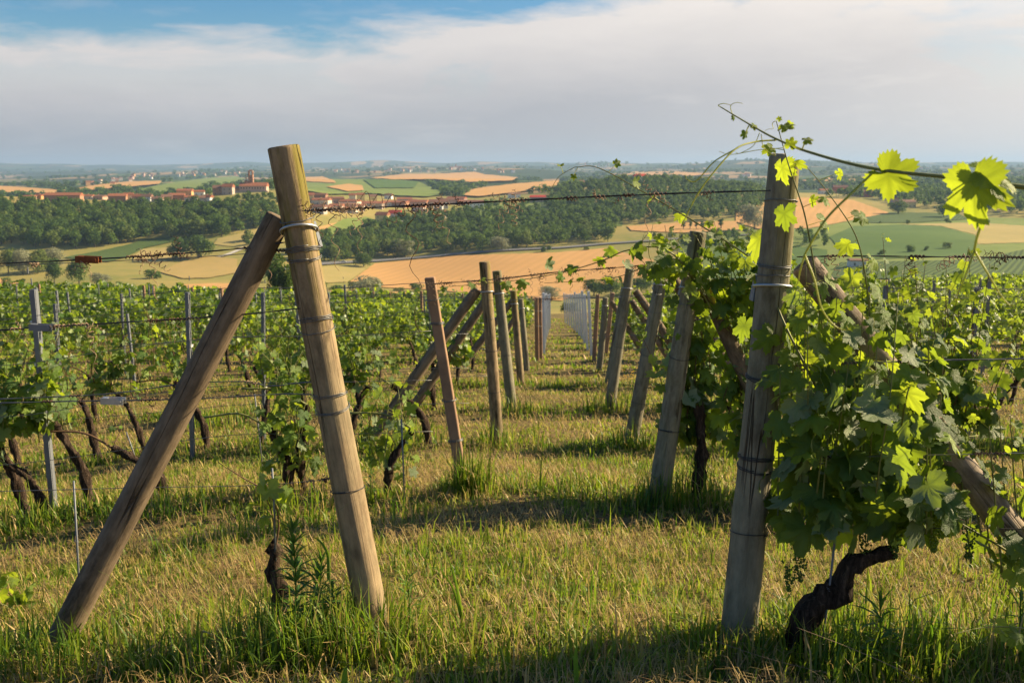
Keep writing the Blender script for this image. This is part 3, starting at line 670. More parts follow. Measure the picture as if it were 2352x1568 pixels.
# single trees and bushes of the valley: (u left, u right, v foot, v top, kind, label)
SINGLE = [
 (804, 891, 697, 638, 'willow', 'silver grey willow on the lower valley field'), (735, 790, 700, 668, 'willow', 'low grey bush left of the silver willow'),
 (815, 856, 614, 581, 'big', 'dark tree standing beside the valley road'), (905, 953, 590, 551, 'willow', 'pale grey tree at the foot of the middle wood'),
 (1130, 1175, 575, 545, 'willow', 'pale tree above the road near the big tan field'), (938, 972, 669, 651, 'bush', 'dark bush between the two tan fields'),
 (745, 800, 668, 655, 'bush', 'hedge bush left of the grey willow'), (900, 935, 668, 660, 'bush_fresh', 'low green hedge between the tan fields'),
 (105, 146, 650, 594, 'big', 'slender tree at the left meadow, beside a round one'), (157, 207, 652, 591, 'big', 'round tree in the left meadow'),
 (208, 252, 656, 626, 'willow', 'grey green bush in the left meadow'), (267, 284, 657, 646, 'bush', 'small round bush in the left meadow'),
 (335, 373, 640, 619, 'bush', 'dark bush in the middle of the left meadow'), (388, 440, 596, 545, 'big', 'dark tree of the grove behind the brace, left one'),
 (425, 490, 594, 540, 'big', 'dark tree of the grove behind the brace, right one'), (557, 587, 554, 530, 'bush_fresh', 'lone round tree on the straw slope by the post'),
 (612, 668, 700, 590, 'big', 'tall tree between brace and post'), (640, 700, 700, 610, 'big', 'tall tree just behind the left post'), (600, 640, 648, 600, 'big', 'tree behind the upper brace'),
 (0, 40, 628, 572, 'big_fresh', 'pale green tree at the left edge'), (30, 75, 630, 574, 'willow', 'grey green tree near the left edge'), (65, 110, 628, 572, 'big_fresh', 'pale green tree left of the slender one'),
 (105, 150, 622, 568, 'willow', 'grey tree behind the slender one'), (-40, 5, 630, 575, 'big', 'tree cut by the left edge'),
 (144, 160, 684, 676, 'bush', 'small bush at the edge of the lower vineyard'), (205, 240, 684, 671, 'bush_fresh', 'bright bush beyond the lower vineyard'), (284, 302, 684, 675, 'bush', 'small dark bush beyond the lower vineyard'),
 (1339, 1390, 680, 641, 'big', 'dark bushy tree below the big tan field, left one'), (1375, 1430, 682, 634, 'big', 'dark bushy tree below the big tan field, right one'), (1243, 1292, 688, 658, 'willow', 'grey bush below the big tan field'),
 (1445, 1500, 670, 636, 'big', 'tree behind the leaning right posts'), (1704, 1762, 527, 472, 'willow', 'thin grey tree on the tan hillside'),
 (1290, 1330, 730, 704, 'bush_fresh', 'bush at the end of the grass alley'), (1380, 1440, 722, 690, 'bush_fresh', 'bright bush right of the alley end'), (1195, 1240, 715, 690, 'bush', 'bush left of the alley end'),
 (1564, 1575, 527, 508, 'poplar', 'leftmost poplar of the row on the tan strip'), (1580, 1590, 527, 506, 'poplar', 'second poplar of the row on the tan strip'), (1594, 1604, 527, 507, 'poplar', 'third poplar of the row on the tan strip'),
 (1607, 1618, 527, 505, 'poplar', 'fourth poplar of the row on the tan strip'), (1622, 1632, 527, 507, 'poplar', 'fifth poplar of the row on the tan strip'), (1648, 1664, 527, 500, 'poplar', 'tallest poplar at the right end of the row'),
 (1424, 1446, 424, 400, 'big', 'dark round tree left of the red roofed house'), (1480, 1500, 424, 408, 'oak', 'tree right of the red roofed house'), (1500, 1530, 424, 404, 'oak', 'round tree right of the hilltop house'),
 (155, 178, 446, 433, 'oak', 'round dark tree above the long brick building'), (189, 194, 446, 431, 'cypress', 'dark cypress beside the long brick building'), (228, 244, 446, 436, 'oak', 'tree between village roofs'),
 (376, 386, 457, 438, 'cypress', 'dark cypress among the village houses'), (468, 484, 448, 437, 'oak', 'tree before the tall brick house'), (612, 634, 437, 408, 'oak', 'tree right of the church'), (630, 650, 437, 410, 'oak', 'trees between church and post'),
 (1655, 1690, 470, 440, 'big', 'tree left of the right post top'), (1300, 1318, 436, 420, 'cypress', 'cypress at the hilltop farm'),
 (2150, 2185, 500, 470, 'big', 'tree before the right hand wood'), (2040, 2085, 492, 462, 'big', 'tree beside the ochre houses')]
for ul, ur, vf, vt, kind, label in SINGLE:
    ylo = 240 if vf > 640 else 500
    if vf < 460: ylo = 900
    p = hit((ul + ur) / 2, vf, ylo)
    h = (vf - vt) / F * p.y; w = (ur - ul) / F * p.y
    base = {'willow': 1.0, 'poplar': .36, 'cypress': .33, 'bush': 1.35, 'bush_fresh': 1.35}.get(kind, .95)
    p.z -= .03 * h
    tree('bush' if 'bush' in kind else ('willow_tree' if kind == 'willow' else kind.split('_')[0] + '_tree' if kind in ('poplar', 'cypress', 'oak') else 'broadleaf_tree'), kind, p, h * 1.14, label, None, max(.5, min(2.8, w / h / base * 1.22)), 'bush' if 'bush' in kind else 'tree')

# ================================================================== VILLAGE
WALL = {k: plain('wall_' + k, c, .9, 0, .22, .8, .15) for k, c in dict(brick=(.36, .20, .13), plaster=(.62, .55, .46), white=(.74, .72, .68), orange=(.60, .33, .15), yellow=(.70, .55, .25), grey=(.42, .38, .35), red=(.52, .11, .06), pink=(.55, .36, .28), stone=(.40, .33, .28)).items()}
ROOF = {k: plain('tiles_' + k, c, .9, 0, .3, 1.4, .15) for k, c in dict(terracotta=(.29, .115, .062), dark=(.18, .085, .055), red=(.46, .05, .03), brown=(.22, .125, .085)).items()}
MAT['glass_dark'] = plain('dark_window_glass', (.03, .035, .04), .25, 0, .2, 3, .5)
MAT['frame'] = plain('pale_window_frame', (.45, .40, .34), .8, 0, .1, 3)
wm = MB(); wm.box((0, 0, 0), (1.1, .16, 1.7)); WINDOW = wm.mesh('window', MAT['frame'])
wm = MB(); wm.box((0, -.06, 0), (.86, .10, 1.45)); PANE = wm.mesh('pane', MAT['glass_dark'])
def add_windows(parent, w, d, h, big, sx=0.0):
    nf = max(1, int(h // 3.4)); nx = max(1, int(w // (4.2 if big else 5)))
    for f in range(nf):
        for k in range(nx):
            o = link('window', WINDOW, parent, (sx - w / 2 + (k + .5) * w / nx + random.uniform(-.3, .3), -d / 2 - .06, 1.7 + f * (h / nf) + random.uniform(-.1, .1)))
            link('pane', PANE, o)
def gable(w, d, h0, rh, over=.5, hip=0.0):
    """roof prism with eaves, ridge along x"""
    x, y = w / 2 + over, d / 2 + over; t = .25; xr = x - hip
    V = [(-x, -y, h0 - .15), (x, -y, h0 - .15), (x, y, h0 - .15), (-x, y, h0 - .15), (-xr, 0, h0 + rh), (xr, 0, h0 + rh), (-x, -y, h0 + t), (x, -y, h0 + t), (x, y, h0 + t), (-x, y, h0 + t), (-xr, 0, h0 + rh + t * .6), (xr, 0, h0 + rh + t * .6)]
    q = [(0, 3, 2, 1), (6, 7, 11, 10), (8, 9, 10, 11), (0, 1, 7, 6), (2, 3, 9, 8), (1, 2, 8, 7), (3, 0, 6, 9)]
    tt = [(7, 8, 11), (9, 6, 10)]
    return np.array(V), q, tt
def house(u0, u1, vt, vb, wall, roof, label, y0=900, y1=1700, rot=None, name='house', windows=True, group=None, deep=None, flat=.30, hip=0.0, parts=True):
    p = hit((u0 + u1) / 2, vb, y0, y1); px = p.y / F
    w = max(4, (u1 - u0) * px * .93); H = max(4.0, (vb - vt) * px); rh = min(H * flat, w * .35, 3.4); h = H - rh
    dpt = deep or max(6.5, min(13, w * .7))
    o = empty(name, (p.x, p.y, p.z), label, 'house', group)
    o.rotation_euler = (0, 0, (random.uniform(-.35, .35) if rot is None else rot))
    m = MB(); m.box((0, 0, h / 2 - 2.0), (w, dpt, h + 4.0)); m.add(np.array([(w / 2, -dpt / 2, h), (w / 2, dpt / 2, h), (w / 2 - hip, 0, h + rh * .97), (-w / 2, -dpt / 2, h), (-w / 2, dpt / 2, h), (-w / 2 + hip, 0, h + rh * .97)]), t=[(0, 1, 2), (3, 5, 4)])
    m.build('wall', WALL[wall], o)
    V, q, t = gable(w, dpt, h, rh, .5, hip); rf = MB().add(V, q, t).build('roof', ROOF[roof], o)
    if parts:
        c = MB(); c.box((w * random.uniform(-.3, .3), dpt * .12, h + rh * .9 + .3), (.8, .8, 1.8)); c.build('chimney', WALL['brick'], rf)
    if windows: add_windows(o, w, dpt, h, w > 14)
    return o
H = house
H(105, 190, 443, 462, 'brick', 'terracotta', 'long brick building with a red tiled roof at the left end of the village', rot=.08, flat=.32)
H(55, 82, 449, 457, 'pink', 'terracotta', 'low pinkish house left of the long brick building'); H(82, 102, 446, 456, 'orange', 'terracotta', 'small orange house beside the long brick building')
H(190, 216, 442, 453, 'plaster', 'terracotta', 'pale house right of the long brick building'); H(216, 246, 440, 451, 'pink', 'brown', 'brown roofed house behind the village trees')
H(251, 292, 445, 464, 'brick', 'terracotta', 'long red roofed building left of the orange house', rot=.2); H(285, 307, 443, 462, 'plaster', 'terracotta', 'plastered house left of the orange house')
H(306, 327, 446, 467, 'orange', 'terracotta', 'tall orange house on the village edge', rot=.05); H(326, 351, 446, 468, 'white', 'brown', 'white house right of the orange one', rot=-.1); H(298, 318, 458, 470, 'yellow', 'terracotta', 'small yellow house below the orange one')
H(350, 376, 452, 470, 'stone', 'brown', 'brown stone house right of the white one'); H(372, 396, 447, 466, 'brick', 'brown', 'brick house with brown roof in the middle of the village')
H(388, 425, 444, 460, 'brick', 'terracotta', 'brick house below the big terracotta one'); H(408, 444, 434, 450, 'orange', 'terracotta', 'large terracotta coloured house on the ridge', y0=1050, rot=.05)
H(446, 470, 437, 450, 'white', 'terracotta', 'white house on the ridge left of the brick block', y0=1050); H(425, 455, 449, 465, 'plaster', 'terracotta', 'plastered house with bright gable'); H(455, 472, 450, 468, 'grey', 'brown', 'narrow grey house at the village edge')
H(468, 490, 448, 466, 'white', 'terracotta', 'white gabled house at the right village edge', rot=-.4); H(458, 482, 470, 487, 'plaster', 'terracotta', 'lone red roofed cottage in the wooded slope', y0=850)
H(490, 514, 426, 448, 'brick', 'brown', 'tall brick house left of the church', y0=1050, rot=.1); H(512, 538, 423, 447, 'stone', 'terracotta', 'tall stone house next to the church', y0=1050, rot=-.1)
for k, a in enumerate([(705, 722, 443, 462, 'yellow', 'terracotta', 'yellow lit house beside the left post'), (722, 752, 444, 457, 'brick', 'dark', 'dark roofed house right of the post'), (718, 760, 455, 470, 'plaster', 'terracotta', 'long red roof right of the post'), (752, 790, 452, 466, 'pink', 'dark', 'dark tiled house amid the lower village'),
  (780, 828, 458, 474, 'plaster', 'terracotta', 'broad roofed house in the lower village'), (756, 790, 468, 484, 'stone', 'terracotta', 'stone house low in the village'), (716, 750, 470, 488, 'grey', 'dark', 'grey house close to the post'), (802, 818, 444, 461, 'plaster', 'terracotta', 'cream villa, left one of two among trees'),
  (820, 838, 443, 460, 'yellow', 'terracotta', 'cream villa, right one of two among trees'), (848, 866, 447, 460, 'yellow', 'brown', 'yellow villa right of the two cream ones'), (884, 902, 445, 457, 'white', 'dark', 'pale villa on the green slope'),
  (790, 822, 470, 488, 'plaster', 'dark', 'dark roofed house with pale wall'), (830, 882, 463, 477, 'stone', 'terracotta', 'long low red roofed barn'), (876, 940, 461, 475, 'brick', 'terracotta', 'long red roof behind the wire'), (936, 985, 459, 476, 'pink', 'terracotta', 'red roofed house row in the village middle'), (985, 1030, 458, 478, 'plaster', 'dark', 'dark roofed row behind the wire knot'),
  (995, 1018, 466, 483, 'white', 'terracotta', 'white wall house below the row'), (1003, 1018, 453, 465, 'yellow', 'brown', 'small yellow house above the row'), (1026, 1072, 452, 468, 'grey', 'terracotta', 'red roofed farmhouse at the right of the village'), (1066, 1112, 460, 480, 'white', 'dark', 'white farmhouse behind the wire knots'),
  (864, 895, 487, 511, 'yellow', 'terracotta', 'cream wing of the white house below the village'), (893, 924, 483, 511, 'white', 'red', 'white house with bright red roof below the village'), (955, 984, 481, 502, 'white', 'brown', 'white house with brown roof beside a yellow tree'), (992, 1026, 482, 500, 'plaster', 'terracotta', 'pale house right of the yellow tree'),
  (1166, 1196, 438, 450, 'white', 'brown', 'white farm on the tan ridge'), (1224, 1270, 448, 459, 'brick', 'terracotta', 'low red roofed barn right of the village')]):
    H(*a, y0=1000, y1=1500)
for k in range(16):
    u_ = 712 + k * 24 + random.uniform(-8, 8); v_ = random.uniform(466, 486); w_ = random.uniform(22, 38)
    H(u_, u_ + w_, v_ - random.uniform(10, 14), v_, random.choice(['brick', 'pink', 'plaster', 'stone', 'grey']), random.choice(['terracotta', 'dark', 'terracotta', 'brown']), 'tiled house crowded into the lower village', y0=1000, y1=1500, group='crowded houses of the lower village', parts=False)
for k in range(46):
    a = random.choice([((-20, 655), (300, 640)), ((300, 610), (480, 590)), ((730, 660), (960, 662)), ((1040, 590), (1400, 572)), ((1500, 545), (1700, 538)), ((1900, 600), (2300, 560)), ((1980, 515), (2300, 512)), ((560, 560), (640, 600)), ((600, 640), (740, 660)), ((0, 682), (600, 690))]); f = random.random()
    p = hit(a[0][0] + (a[1][0] - a[0][0]) * f, a[0][1] + (a[1][1] - a[0][1]) * f + random.uniform(-2, 2), 240); h = random.uniform(2.5, 6)
    tree('hedge_bush', random.choice(['bush', 'bush', 'bush_fresh']), p, h, 'low hedge bush on a field edge in the valley', 'hedge bushes on the field edges', random.uniform(.8, 1.5), 'bush')
tree('yellow_tree', 'big_fresh', hit(990, 502, 900), 15, 'bright yellow green tree between two pale houses', None, 1.0)
H(1452, 1490, 400, 420, 'white', 'red', 'hilltop house with a bright red hipped roof', y0=1200, rot=.15, flat=.5, hip=5.0); H(1314, 1342, 407, 422, 'plaster', 'brown', 'brown roofed villa on the wooded hill', y0=1100); H(1216, 1275, 449, 463, 'pink', 'red', 'red roofed farm below the wooded hill', y0=1000)
H(1308, 1330, 530, 543, 'white', 'terracotta', 'small white cottage in the middle wood', y0=700); H(1250, 1263, 505, 514, 'white', 'brown', 'tiny white house above the middle wood', y0=700); H(1286, 1314, 506, 511, 'white', 'brown', 'long low white shed above the wood', y0=700)
H(1953, 1975, 437, 451, 'brick', 'red', 'dark red house behind the right vine', y0=1100); H(1974, 2004, 437, 453, 'red', 'terracotta', 'bright red house right of the right post', y0=1100); H(1912, 1946, 426, 444, 'red', 'dark', 'dark red villa with steep roof near the right post', y0=1100, flat=.5)
H(2022, 2044, 443, 458, 'plaster', 'terracotta', 'plastered house behind the right trees', y0=1100); H(2068, 2100, 459, 476, 'yellow', 'brown', 'ochre house below the right wood', y0=1000); H(2046, 2062, 452, 466, 'pink', 'brown', 'pink house beside the ochre one', y0=1000)
H(1880, 1906, 434, 446, 'white', 'terracotta', 'pale house behind the post strut', y0=1100); H(1948, 1990, 594, 612, 'white', 'brown', 'white shed below the bright green field', y0=300, y1=900, flat=.2)
# far hamlets
FAR = ['left of the white hamlet', 'above the left tan fields', 'beside the left tan fields', 'of the hill town left of the church', 'behind the church ridge', 'on the ridge right of the post', 'on the ridge left of the hill town', 'of the hill town with the thin tower', 'right of the hill town', 'on the wooded hill above the wire', 'left of the right post', 'on the far right hills']
for hi_, (ua, ub, va, vb_, n) in enumerate(((255, 300, 414, 421, 8), (300, 350, 404, 412, 9), (200, 260, 420, 428, 6), (405, 470, 398, 406, 14), (490, 560, 396, 405, 10), (740, 870, 392, 398, 14), (880, 1000, 392, 397, 12), (1030, 1090, 385, 394, 16), (1090, 1180, 391, 397, 8), (1340, 1420, 378, 386, 8), (1690, 1720, 404, 412, 4), (2010, 2180, 382, 395, 8))):
    for k in range(n):
        u_, v_ = random.uniform(ua, ub), random.uniform(va, vb_)
        p = hit(u_, v_, 1700, 12000); sz = random.uniform(9, 17)
        o = empty('far_house', p, 'tiny far house in the hamlet ' + FAR[hi_], 'house', 'far houses ' + FAR[hi_]); o.rotation_euler = (0, 0, random.uniform(-.6, .6))
        hh = random.uniform(5, 9) * (1 + p.y / 9000)
        m = MB(); m.box((0, 0, hh / 2), (sz, 10, hh + 2)); m.build('wall', WALL[random.choice(['white', 'plaster', 'pink', 'orange', 'plaster'])], o)
        V, q, t = gable(sz, 10, hh, 2.4); MB().add(V, q, t).build('roof', ROOF['terracotta'], o)
# church with bell tower
p = hit(578, 441, 1080, 1500); k_ = p.y / F
ch = empty('church', p, 'brick church with a square bell tower on the ridge', 'church'); ch.rotation_euler = (0, 0, .06)
w = 60 * k_; m = MB(); m.box((6 * k_, 0, 8 * k_ - 2), (w, 16, 18 * k_)); m.build('nave', WALL['pink'], ch)
V, q, t = gable(w, 16, 17 * k_, 4.2, .6); V = V + np.array([6 * k_, 0, -2]); nr = MB().add(V, q, t).build('nave_roof', ROOF['terracotta'], ch)
m = MB(); m.box((4 * k_, -8.6, 2 * k_ - 2), (w + 6, 3, 10 * k_)); m.build('terrace_wall', WALL['stone'], ch)
m = MB(); m.box((-31 * k_, -1, 5 * k_ - 2), (18 * k_, 13, 14 * k_)); sd = m.build('side_chapel', WALL['brick'], ch)
V, q, t = gable(18 * k_, 13, 12 * k_, 2.2); V = V + np.array([-31 * k_, -1, -2]); MB().add(V, q, t).build('chapel_roof', ROOF['brown'], sd)
tw, tz0, tz1 = 10.5 * k_, 14 * k_, 38 * k_; tx = -1 * k_
m = MB(); m.box((tx, 2, (tz0 + tz1) / 2), (tw, tw, tz1 - tz0)); tower = m.build('bell_tower', WALL['brick'], ch)
for sx in (-1, 1):
    for sy in (-1, 1): MB().box((tx + sx * tw * .38, 2 + sy * tw * .38, tz1 + 4.0 * k_), (tw * .24, tw * .24, 8 * k_)).build('belfry_pier', WALL['brick'], tower)
m = MB(); m.box((tx, 2, tz1 + 8.6 * k_), (tw * 1.12, tw * 1.12, 1.4 * k_)); m.build('cornice', WALL['stone'], tower)
m = MB(); m.box((tx, 2, tz1 + 10.6 * k_), (tw * 1.1, tw * 1.1, 3 * k_), 0, .12); m.build('tower_roof', ROOF['dark'], tower)
m = MB(); m.tube([(-11 * k_, 0, 14 * k_), (-11 * k_, 0, 24 * k_)], [4.8 * k_, 4.8 * k_], 8); tr_ = m.build('lantern_drum', WALL['brick'], ch)
m = MB(); m.tube([(-11 * k_, 0, 24 * k_), (-11 * k_, 0, 26.5 * k_)], [5.2 * k_, 1.4 * k_], 8); m.build('drum_roof', ROOF['terracotta'], tr_)
m = MB(); m.tube([(-11 * k_, 0, 26 * k_), (-11 * k_, 0, 31 * k_), (-11 * k_, 0, 40 * k_)], [1.3 * k_, 1.1 * k_, .15 * k_], 8); m.build('spire', WALL['brick'], tr_)
for a in range(9):
    o = link('window', WINDOW, ch, (-20 * k_ + a * 6.2 * k_, -8.1, 13 * k_ - 2)); o.scale = (1.3, 1, 1.4); link('pane', PANE, o)
for zz in (18, 25, 32): o = link('window', WINDOW, ch, (tx, 2 - tw / 2 - .05, zz * k_)); link('pane', PANE, o)
# hill town church far off
p = hit(1052, 389, 3500, 9000); k_ = p.y / F
hc = empty('hilltop_church', p, 'tiny church with a thin tower on the far hill town', 'church')
m = MB(); m.box((2 * k_, 0, 2.5 * k_), (13 * k_, 20, 7 * k_)); m.build('nave', WALL['pink'], hc)
V, q, t = gable(13 * k_, 20, 6 * k_, 1.2 * k_); V = V + np.array([2 * k_, 0, 0]); MB().add(V, q, t).build('roof', ROOF['terracotta'], hc)
m = MB(); m.box((-5 * k_, 0, 5 * k_), (2.6 * k_, 2.6 * k_, 14 * k_)); m.build('bell_tower', WALL['brick'], hc)
# cars on the road
def car(u, v, label, ang, y0=500):
    p = hit(u, v, y0, 1500); o = empty('parked_car' if y0 < 500 else 'car', (p.x, p.y, p.z + 1.1), label, 'car'); o.rotation_euler = (0, 0, ang)
    cm = plain('white_car_paint', (.8, .8, .8), .3, 0, .02, 1, .5)
    m = MB(); m.box((0, 0, .62), (4.4, 1.8, .66), 0, .96); m.build('body', cm, o)
    m = MB(); m.box((-.2, 0, 1.2), (2.5, 1.62, .56), 0, .78); m.build('cabin', MAT['glass_dark'], o)
    m = MB(); m.box((-.2, 0, 1.5), (1.85, 1.25, .06)); m.build('roof_panel', cm, o)
    for sx in (-1.35, 1.35):
        for sy in (-.8, .8):
            m = MB(); m.tube([(sx, sy - .1, .32), (sx, sy + .1, .32)], [.33, .33], 12); m.build('wheel', MAT['black_wire'], o)
car(789, 605, 'white car driving on the valley road', .12); car(868, 700, 'white car beside the silver willow', .1, 320)
ORD = 'first second third fourth fifth sixth seventh eighth ninth tenth eleventh twelfth thirteenth fourteenth fifteenth sixteenth seventeenth eighteenth nineteenth twentieth'.split() + ['%dth' % i for i in range(21, 80)]

# ================================================================== VINEYARD: posts
def axis_rot(d): return Vector(d).to_track_quat('Z', 'Y')
def shaft_mesh(L, r0, r1, mat, seed, square=False, below=.35, seg=28, rings=30, step=None, bow=.0):
    r = np.random.default_rng(seed); zs = np.concatenate([np.linspace(-below, L - .012, rings), [L - .004, L]])
    a = np.arange(seg) * 2 * np.pi / seg; V = []
    ph = r.uniform(0, 6.28, 6); knots = [(r.uniform(.1, .95) * L, r.uniform(0, 6.28), r.uniform(.6, 1.4)) for _ in range(4)]
    grooves = [(r.uniform(0, 6.28), r.uniform(0, .4) * L, r.uniform(.6, 1.0) * L) for _ in range(1)]
    for i, z in enumerate(zs):
        f = max(0, z) / L; rad = r0 + (r1 - r0) * f
        w = 1 + .025 * np.sin(2 * a + ph[0] + z * 1.2) + .018 * np.sin(3 * a + ph[1] - z * 2.1) + .012 * np.sin(5 * a + ph[2] + z * 4)
        for kz, ka, ks in knots:
            dz = (z - kz) / .05; da = (np.angle(np.exp(1j * (a - ka)))) / .35
            w = w + .05 * ks * np.exp(-dz * dz - da * da)
        for ga, g0, g1 in grooves:
            if g0 < z < g1:
                da = np.angle(np.exp(1j * (a - ga - .12 * math.sin(z * 3)))) / .12
                w = w - .035 * np.exp(-da * da)
        if square:
            c = np.maximum(np.abs(np.cos(a)), np.abs(np.sin(a))); w = .98 / np.maximum(c, .78) * (1 + .01 * np.sin(z * 30))
        if i == len(zs) - 1: w = w * .90
        bx = bow * math.sin(math.pi * f) * L
        ring = np.stack([np.cos(a) * rad * w + bx, np.sin(a) * rad * w, np.full(seg, z)], 1)
        if step is not None and z > L - .3: ring[:, 2] += np.array([step(q) for q in a]) * max(0, (z - (L - .3)) / .3)
        V.append(ring)
    n = len(zs); V = np.vstack(V + [np.array([[0, 0, zs[-1] - .002]])])
    i, j = np.meshgrid(np.arange(n - 1), np.arange(seg), indexing='ij'); j2 = (j + 1) % seg
    q = np.stack([i * seg + j, i * seg + j2, (i + 1) * seg + j2, (i + 1) * seg + j], -1).reshape(-1, 4)
    t = [(n * seg, (n - 1) * seg + k, (n - 1) * seg + (k + 1) % seg) for k in range(seg)]
    return mesh_np('shaft', V, [q, np.array(t)], None, True, [mat])
def helix(r, z, turns, pitch, tilt=0.0, seed=0, n=20, jit=.0015):
    rr = random.Random(seed); P = []
    for k in range(int(n * turns) + 1):
        a = k / n * 2 * math.pi + seed; P.append((math.cos(a) * (r + rr.uniform(0, jit)), math.sin(a) * (r + rr.uniform(0, jit)), z + pitch * k / n + tilt * math.cos(a) + rr.uniform(-jit, jit)))
    return P
def post(name, label, base, top, Y, w0, w1, mat, binds=(), hoop=None, strut=None, square=False, seed=1, step=None, strut_mat='wood_dark', cat='post', group=None, bow=0.0):
    b, t = at(*base, Y), at(*top, Y); L = (t - b).length; px = Y / F * 1.03
    o = empty(name, b, label, cat, group); o.rotation_mode = 'QUATERNION'; o.rotation_quaternion = axis_rot(t - b)
    r0, r1 = w0 * px / 2, w1 * px / 2
    link('shaft', shaft_mesh(L, r0, r1, MAT[mat], seed, square, step=step, bow=bow, seg=28 if Y < 8 else 16, rings=36 if Y < 8 else 16), o)
    for k, (f, turns, wm_) in enumerate(binds):
        rad = (r0 + (r1 - r0) * f) * (1.28 if square else 1.035) + .0015
        m = MB(); m.tube(helix(rad, f * L, turns, .006 if turns > 1.2 else 0.002, rad * .10 * (1 if k % 2 else -1), seed + k, 22), .0017 if Y < 5 else .0022, 5); m.build('wire_binding', MAT[wm_], o, True)
    inv = Matrix.Translation(b) @ axis_rot(t - b).to_matrix().to_4x4(); inv = inv.inverted()
    side = 1 if strut and strut[1][0] > base[0] else -1
    if strut:
        s0, s1, sw, sy = strut[:4]; A, B = at(*s0, sy), at(*s1, Y if len(strut) < 5 else strut[4])
        d = (A - B).normalized(); M4 = Matrix.Translation(B) @ axis_rot(d).to_matrix().to_4x4()
        so = link('strut', shaft_mesh((A - B).length, sw * px / 2 * 1.1, sw * px / 2 * .92, MAT[strut_mat], seed + 50, seg=24 if Y < 8 else 12, rings=30 if Y < 8 else 12, bow=.006), o)
        so.matrix_basis = inv @ M4
    if hoop:
        f, tilt = hoop; rad = r0 + (r1 - r0) * f; m = MB(); P = []
        for k in range(41):
            a = -math.pi * .86 + k / 40 * math.pi * 1.72
            P.append((-side * math.cos(a) * rad * 1.16 - side * rad * .02, math.sin(a) * rad * 1.14, f * L + tilt * math.cos(a)))
        P = [(side * rad * 2.5, -rad * .62, f * L - tilt * 1.4)] + P + [(side * rad * 2.5, rad * .62, f * L - tilt * 1.4)]
        m.tube(P, .0052 if Y < 5 else .006, 8); m.build('steel_hoop', MAT['steel'], o, True)
        m = MB(); m.box((side * rad * 1.75, 0, f * L - tilt - .005), (rad * 1.0, rad * 1.7, .095), 0, .82); m.build('strut_bracket', MAT['dull_steel'], o)
        m = MB(); m.tube([(side * rad * 1.2, 0, f * L - .06), (side * rad * .9, 0, f * L - .13), (side * rad * .7, .01, f * L - .16)], .006, 6); m.build('bolt', MAT['rust'], o, True)
    return o
W_, K_ = 'wire', 'black_wire'
post('end_post', 'thick weathered round post leaning left in the foreground, braced by a long pole', (864, 1470), (651, 336), 3.6, 78, 69, 'wood',
     [(.862, 1.1, W_), (.80, 3.2, W_), (.785, 2, W_), (.665, 3, W_), (.648, 1.1, W_), (.515, 2.4, W_), (.488, 2.2, W_), (.325, 1.2, K_)], (.842, .022), ((641, 498), (128, 1490), 62, 3.66, 3.62), seed=11)
stepf = lambda a: (.03 if math.sin(a) > .2 else (-.022 if math.cos(a) > .35 else 0))
post('end_post', 'grey green split topped post among vine leaves at the right', (1697, 1462), (1801, 374), 3.5, 84, 66, 'wood_grey',
     [(.925, 1.2, W_), (.795, 2, W_), (.775, 1.3, W_), (.565, 2.4, K_), (.395, 3, K_), (.375, 2, K_), (.235, 1.3, K_)], (.755, .012), ((1846, 606), (2420, 1345), 66, 3.56, 3.5), seed=23, step=stepf, strut_mat='old_wood')
post('concrete_post', 'thin square reddish post leaning left, with a pale rounded top', (1063, 1116), (987, 637), 6.6, 26, 23, 'concrete', [(.90, 1.2, W_), (.78, 3, W_), (.42, 2, W_), (.22, 3, W_)], square=True, seed=5)
post('end_post', 'second round post on the right, its top wrapped in bright leaves', (1510, 1158), (1604, 532), 6.5, 50, 38, 'wood_grey', [(.74, 1.2, W_), (.55, 1.2, K_), (.28, 1.3, K_)], (.80, .01), ((1620, 660), (1780, 1010), 34, 6.55), seed=31)
post('end_post', 'slim round post with the long dark brace, left of the alley', (1144, 1022), (1113, 601), 9.7, 28, 25, 'wood', [(.70, 1.2, W_), (.52, 1.2, K_), (.3, 1.2, K_)], (.84, .01), ((1097, 664), (856, 1004), 25, 9.75), seed=41)
post('end_post', 'tall slim post leaning right, third on the right of the alley', (1447, 1026), (1524, 612), 9.7, 33, 27, 'wood_grey', [(.75, 1.2, W_), (.52, 1.2, K_), (.25, 1.2, K_)], (.90, .01), ((1536, 622), (1640, 790), 24, 9.75), seed=43)
post('end_post', 'round post just right of the slim braced one, left of the alley', (1176, 942), (1141, 622), 12.7, 24, 20, 'wood_grey', [(.68, 1.2, W_), (.4, 1.2, K_)], (.84, .01), ((1131, 668), (966, 910), 20, 12.75), seed=45)
post('end_post', 'fourth leaning post on the right of the alley, foot in shade', (1400, 938), (1447, 616), 12.7, 25, 20, 'wood_grey', [(.7, 1.2, W_), (.45, 1.2, K_)], (.86, .01), ((1460, 668), (1560, 815), 18, 12.75), seed=47)
post('end_post', 'fifth post left of the alley', (1197, 884), (1179, 667), 15.8, 17, 15, 'wood', [(.6, 1.2, W_)], (.86, .01), ((1182, 684), (1092, 800), 15, 15.85), seed=51)
post('end_post', 'fifth post right of the alley, half hidden by the fourth', (1398, 884), (1436, 650), 15.8, 20, 16, 'wood_grey', [(.6, 1.2, W_)], (.86, .01), ((1450, 690), (1522, 800), 15, 15.85), seed=53)
post('end_post', 'sixth and shortest post left of the alley', (1212, 870), (1196, 686), 18.8, 14, 12, 'wood_grey', [(.6, 1.2, W_)], (.88, .01), ((1190, 716), (1140, 800), 12, 18.85), seed=55)
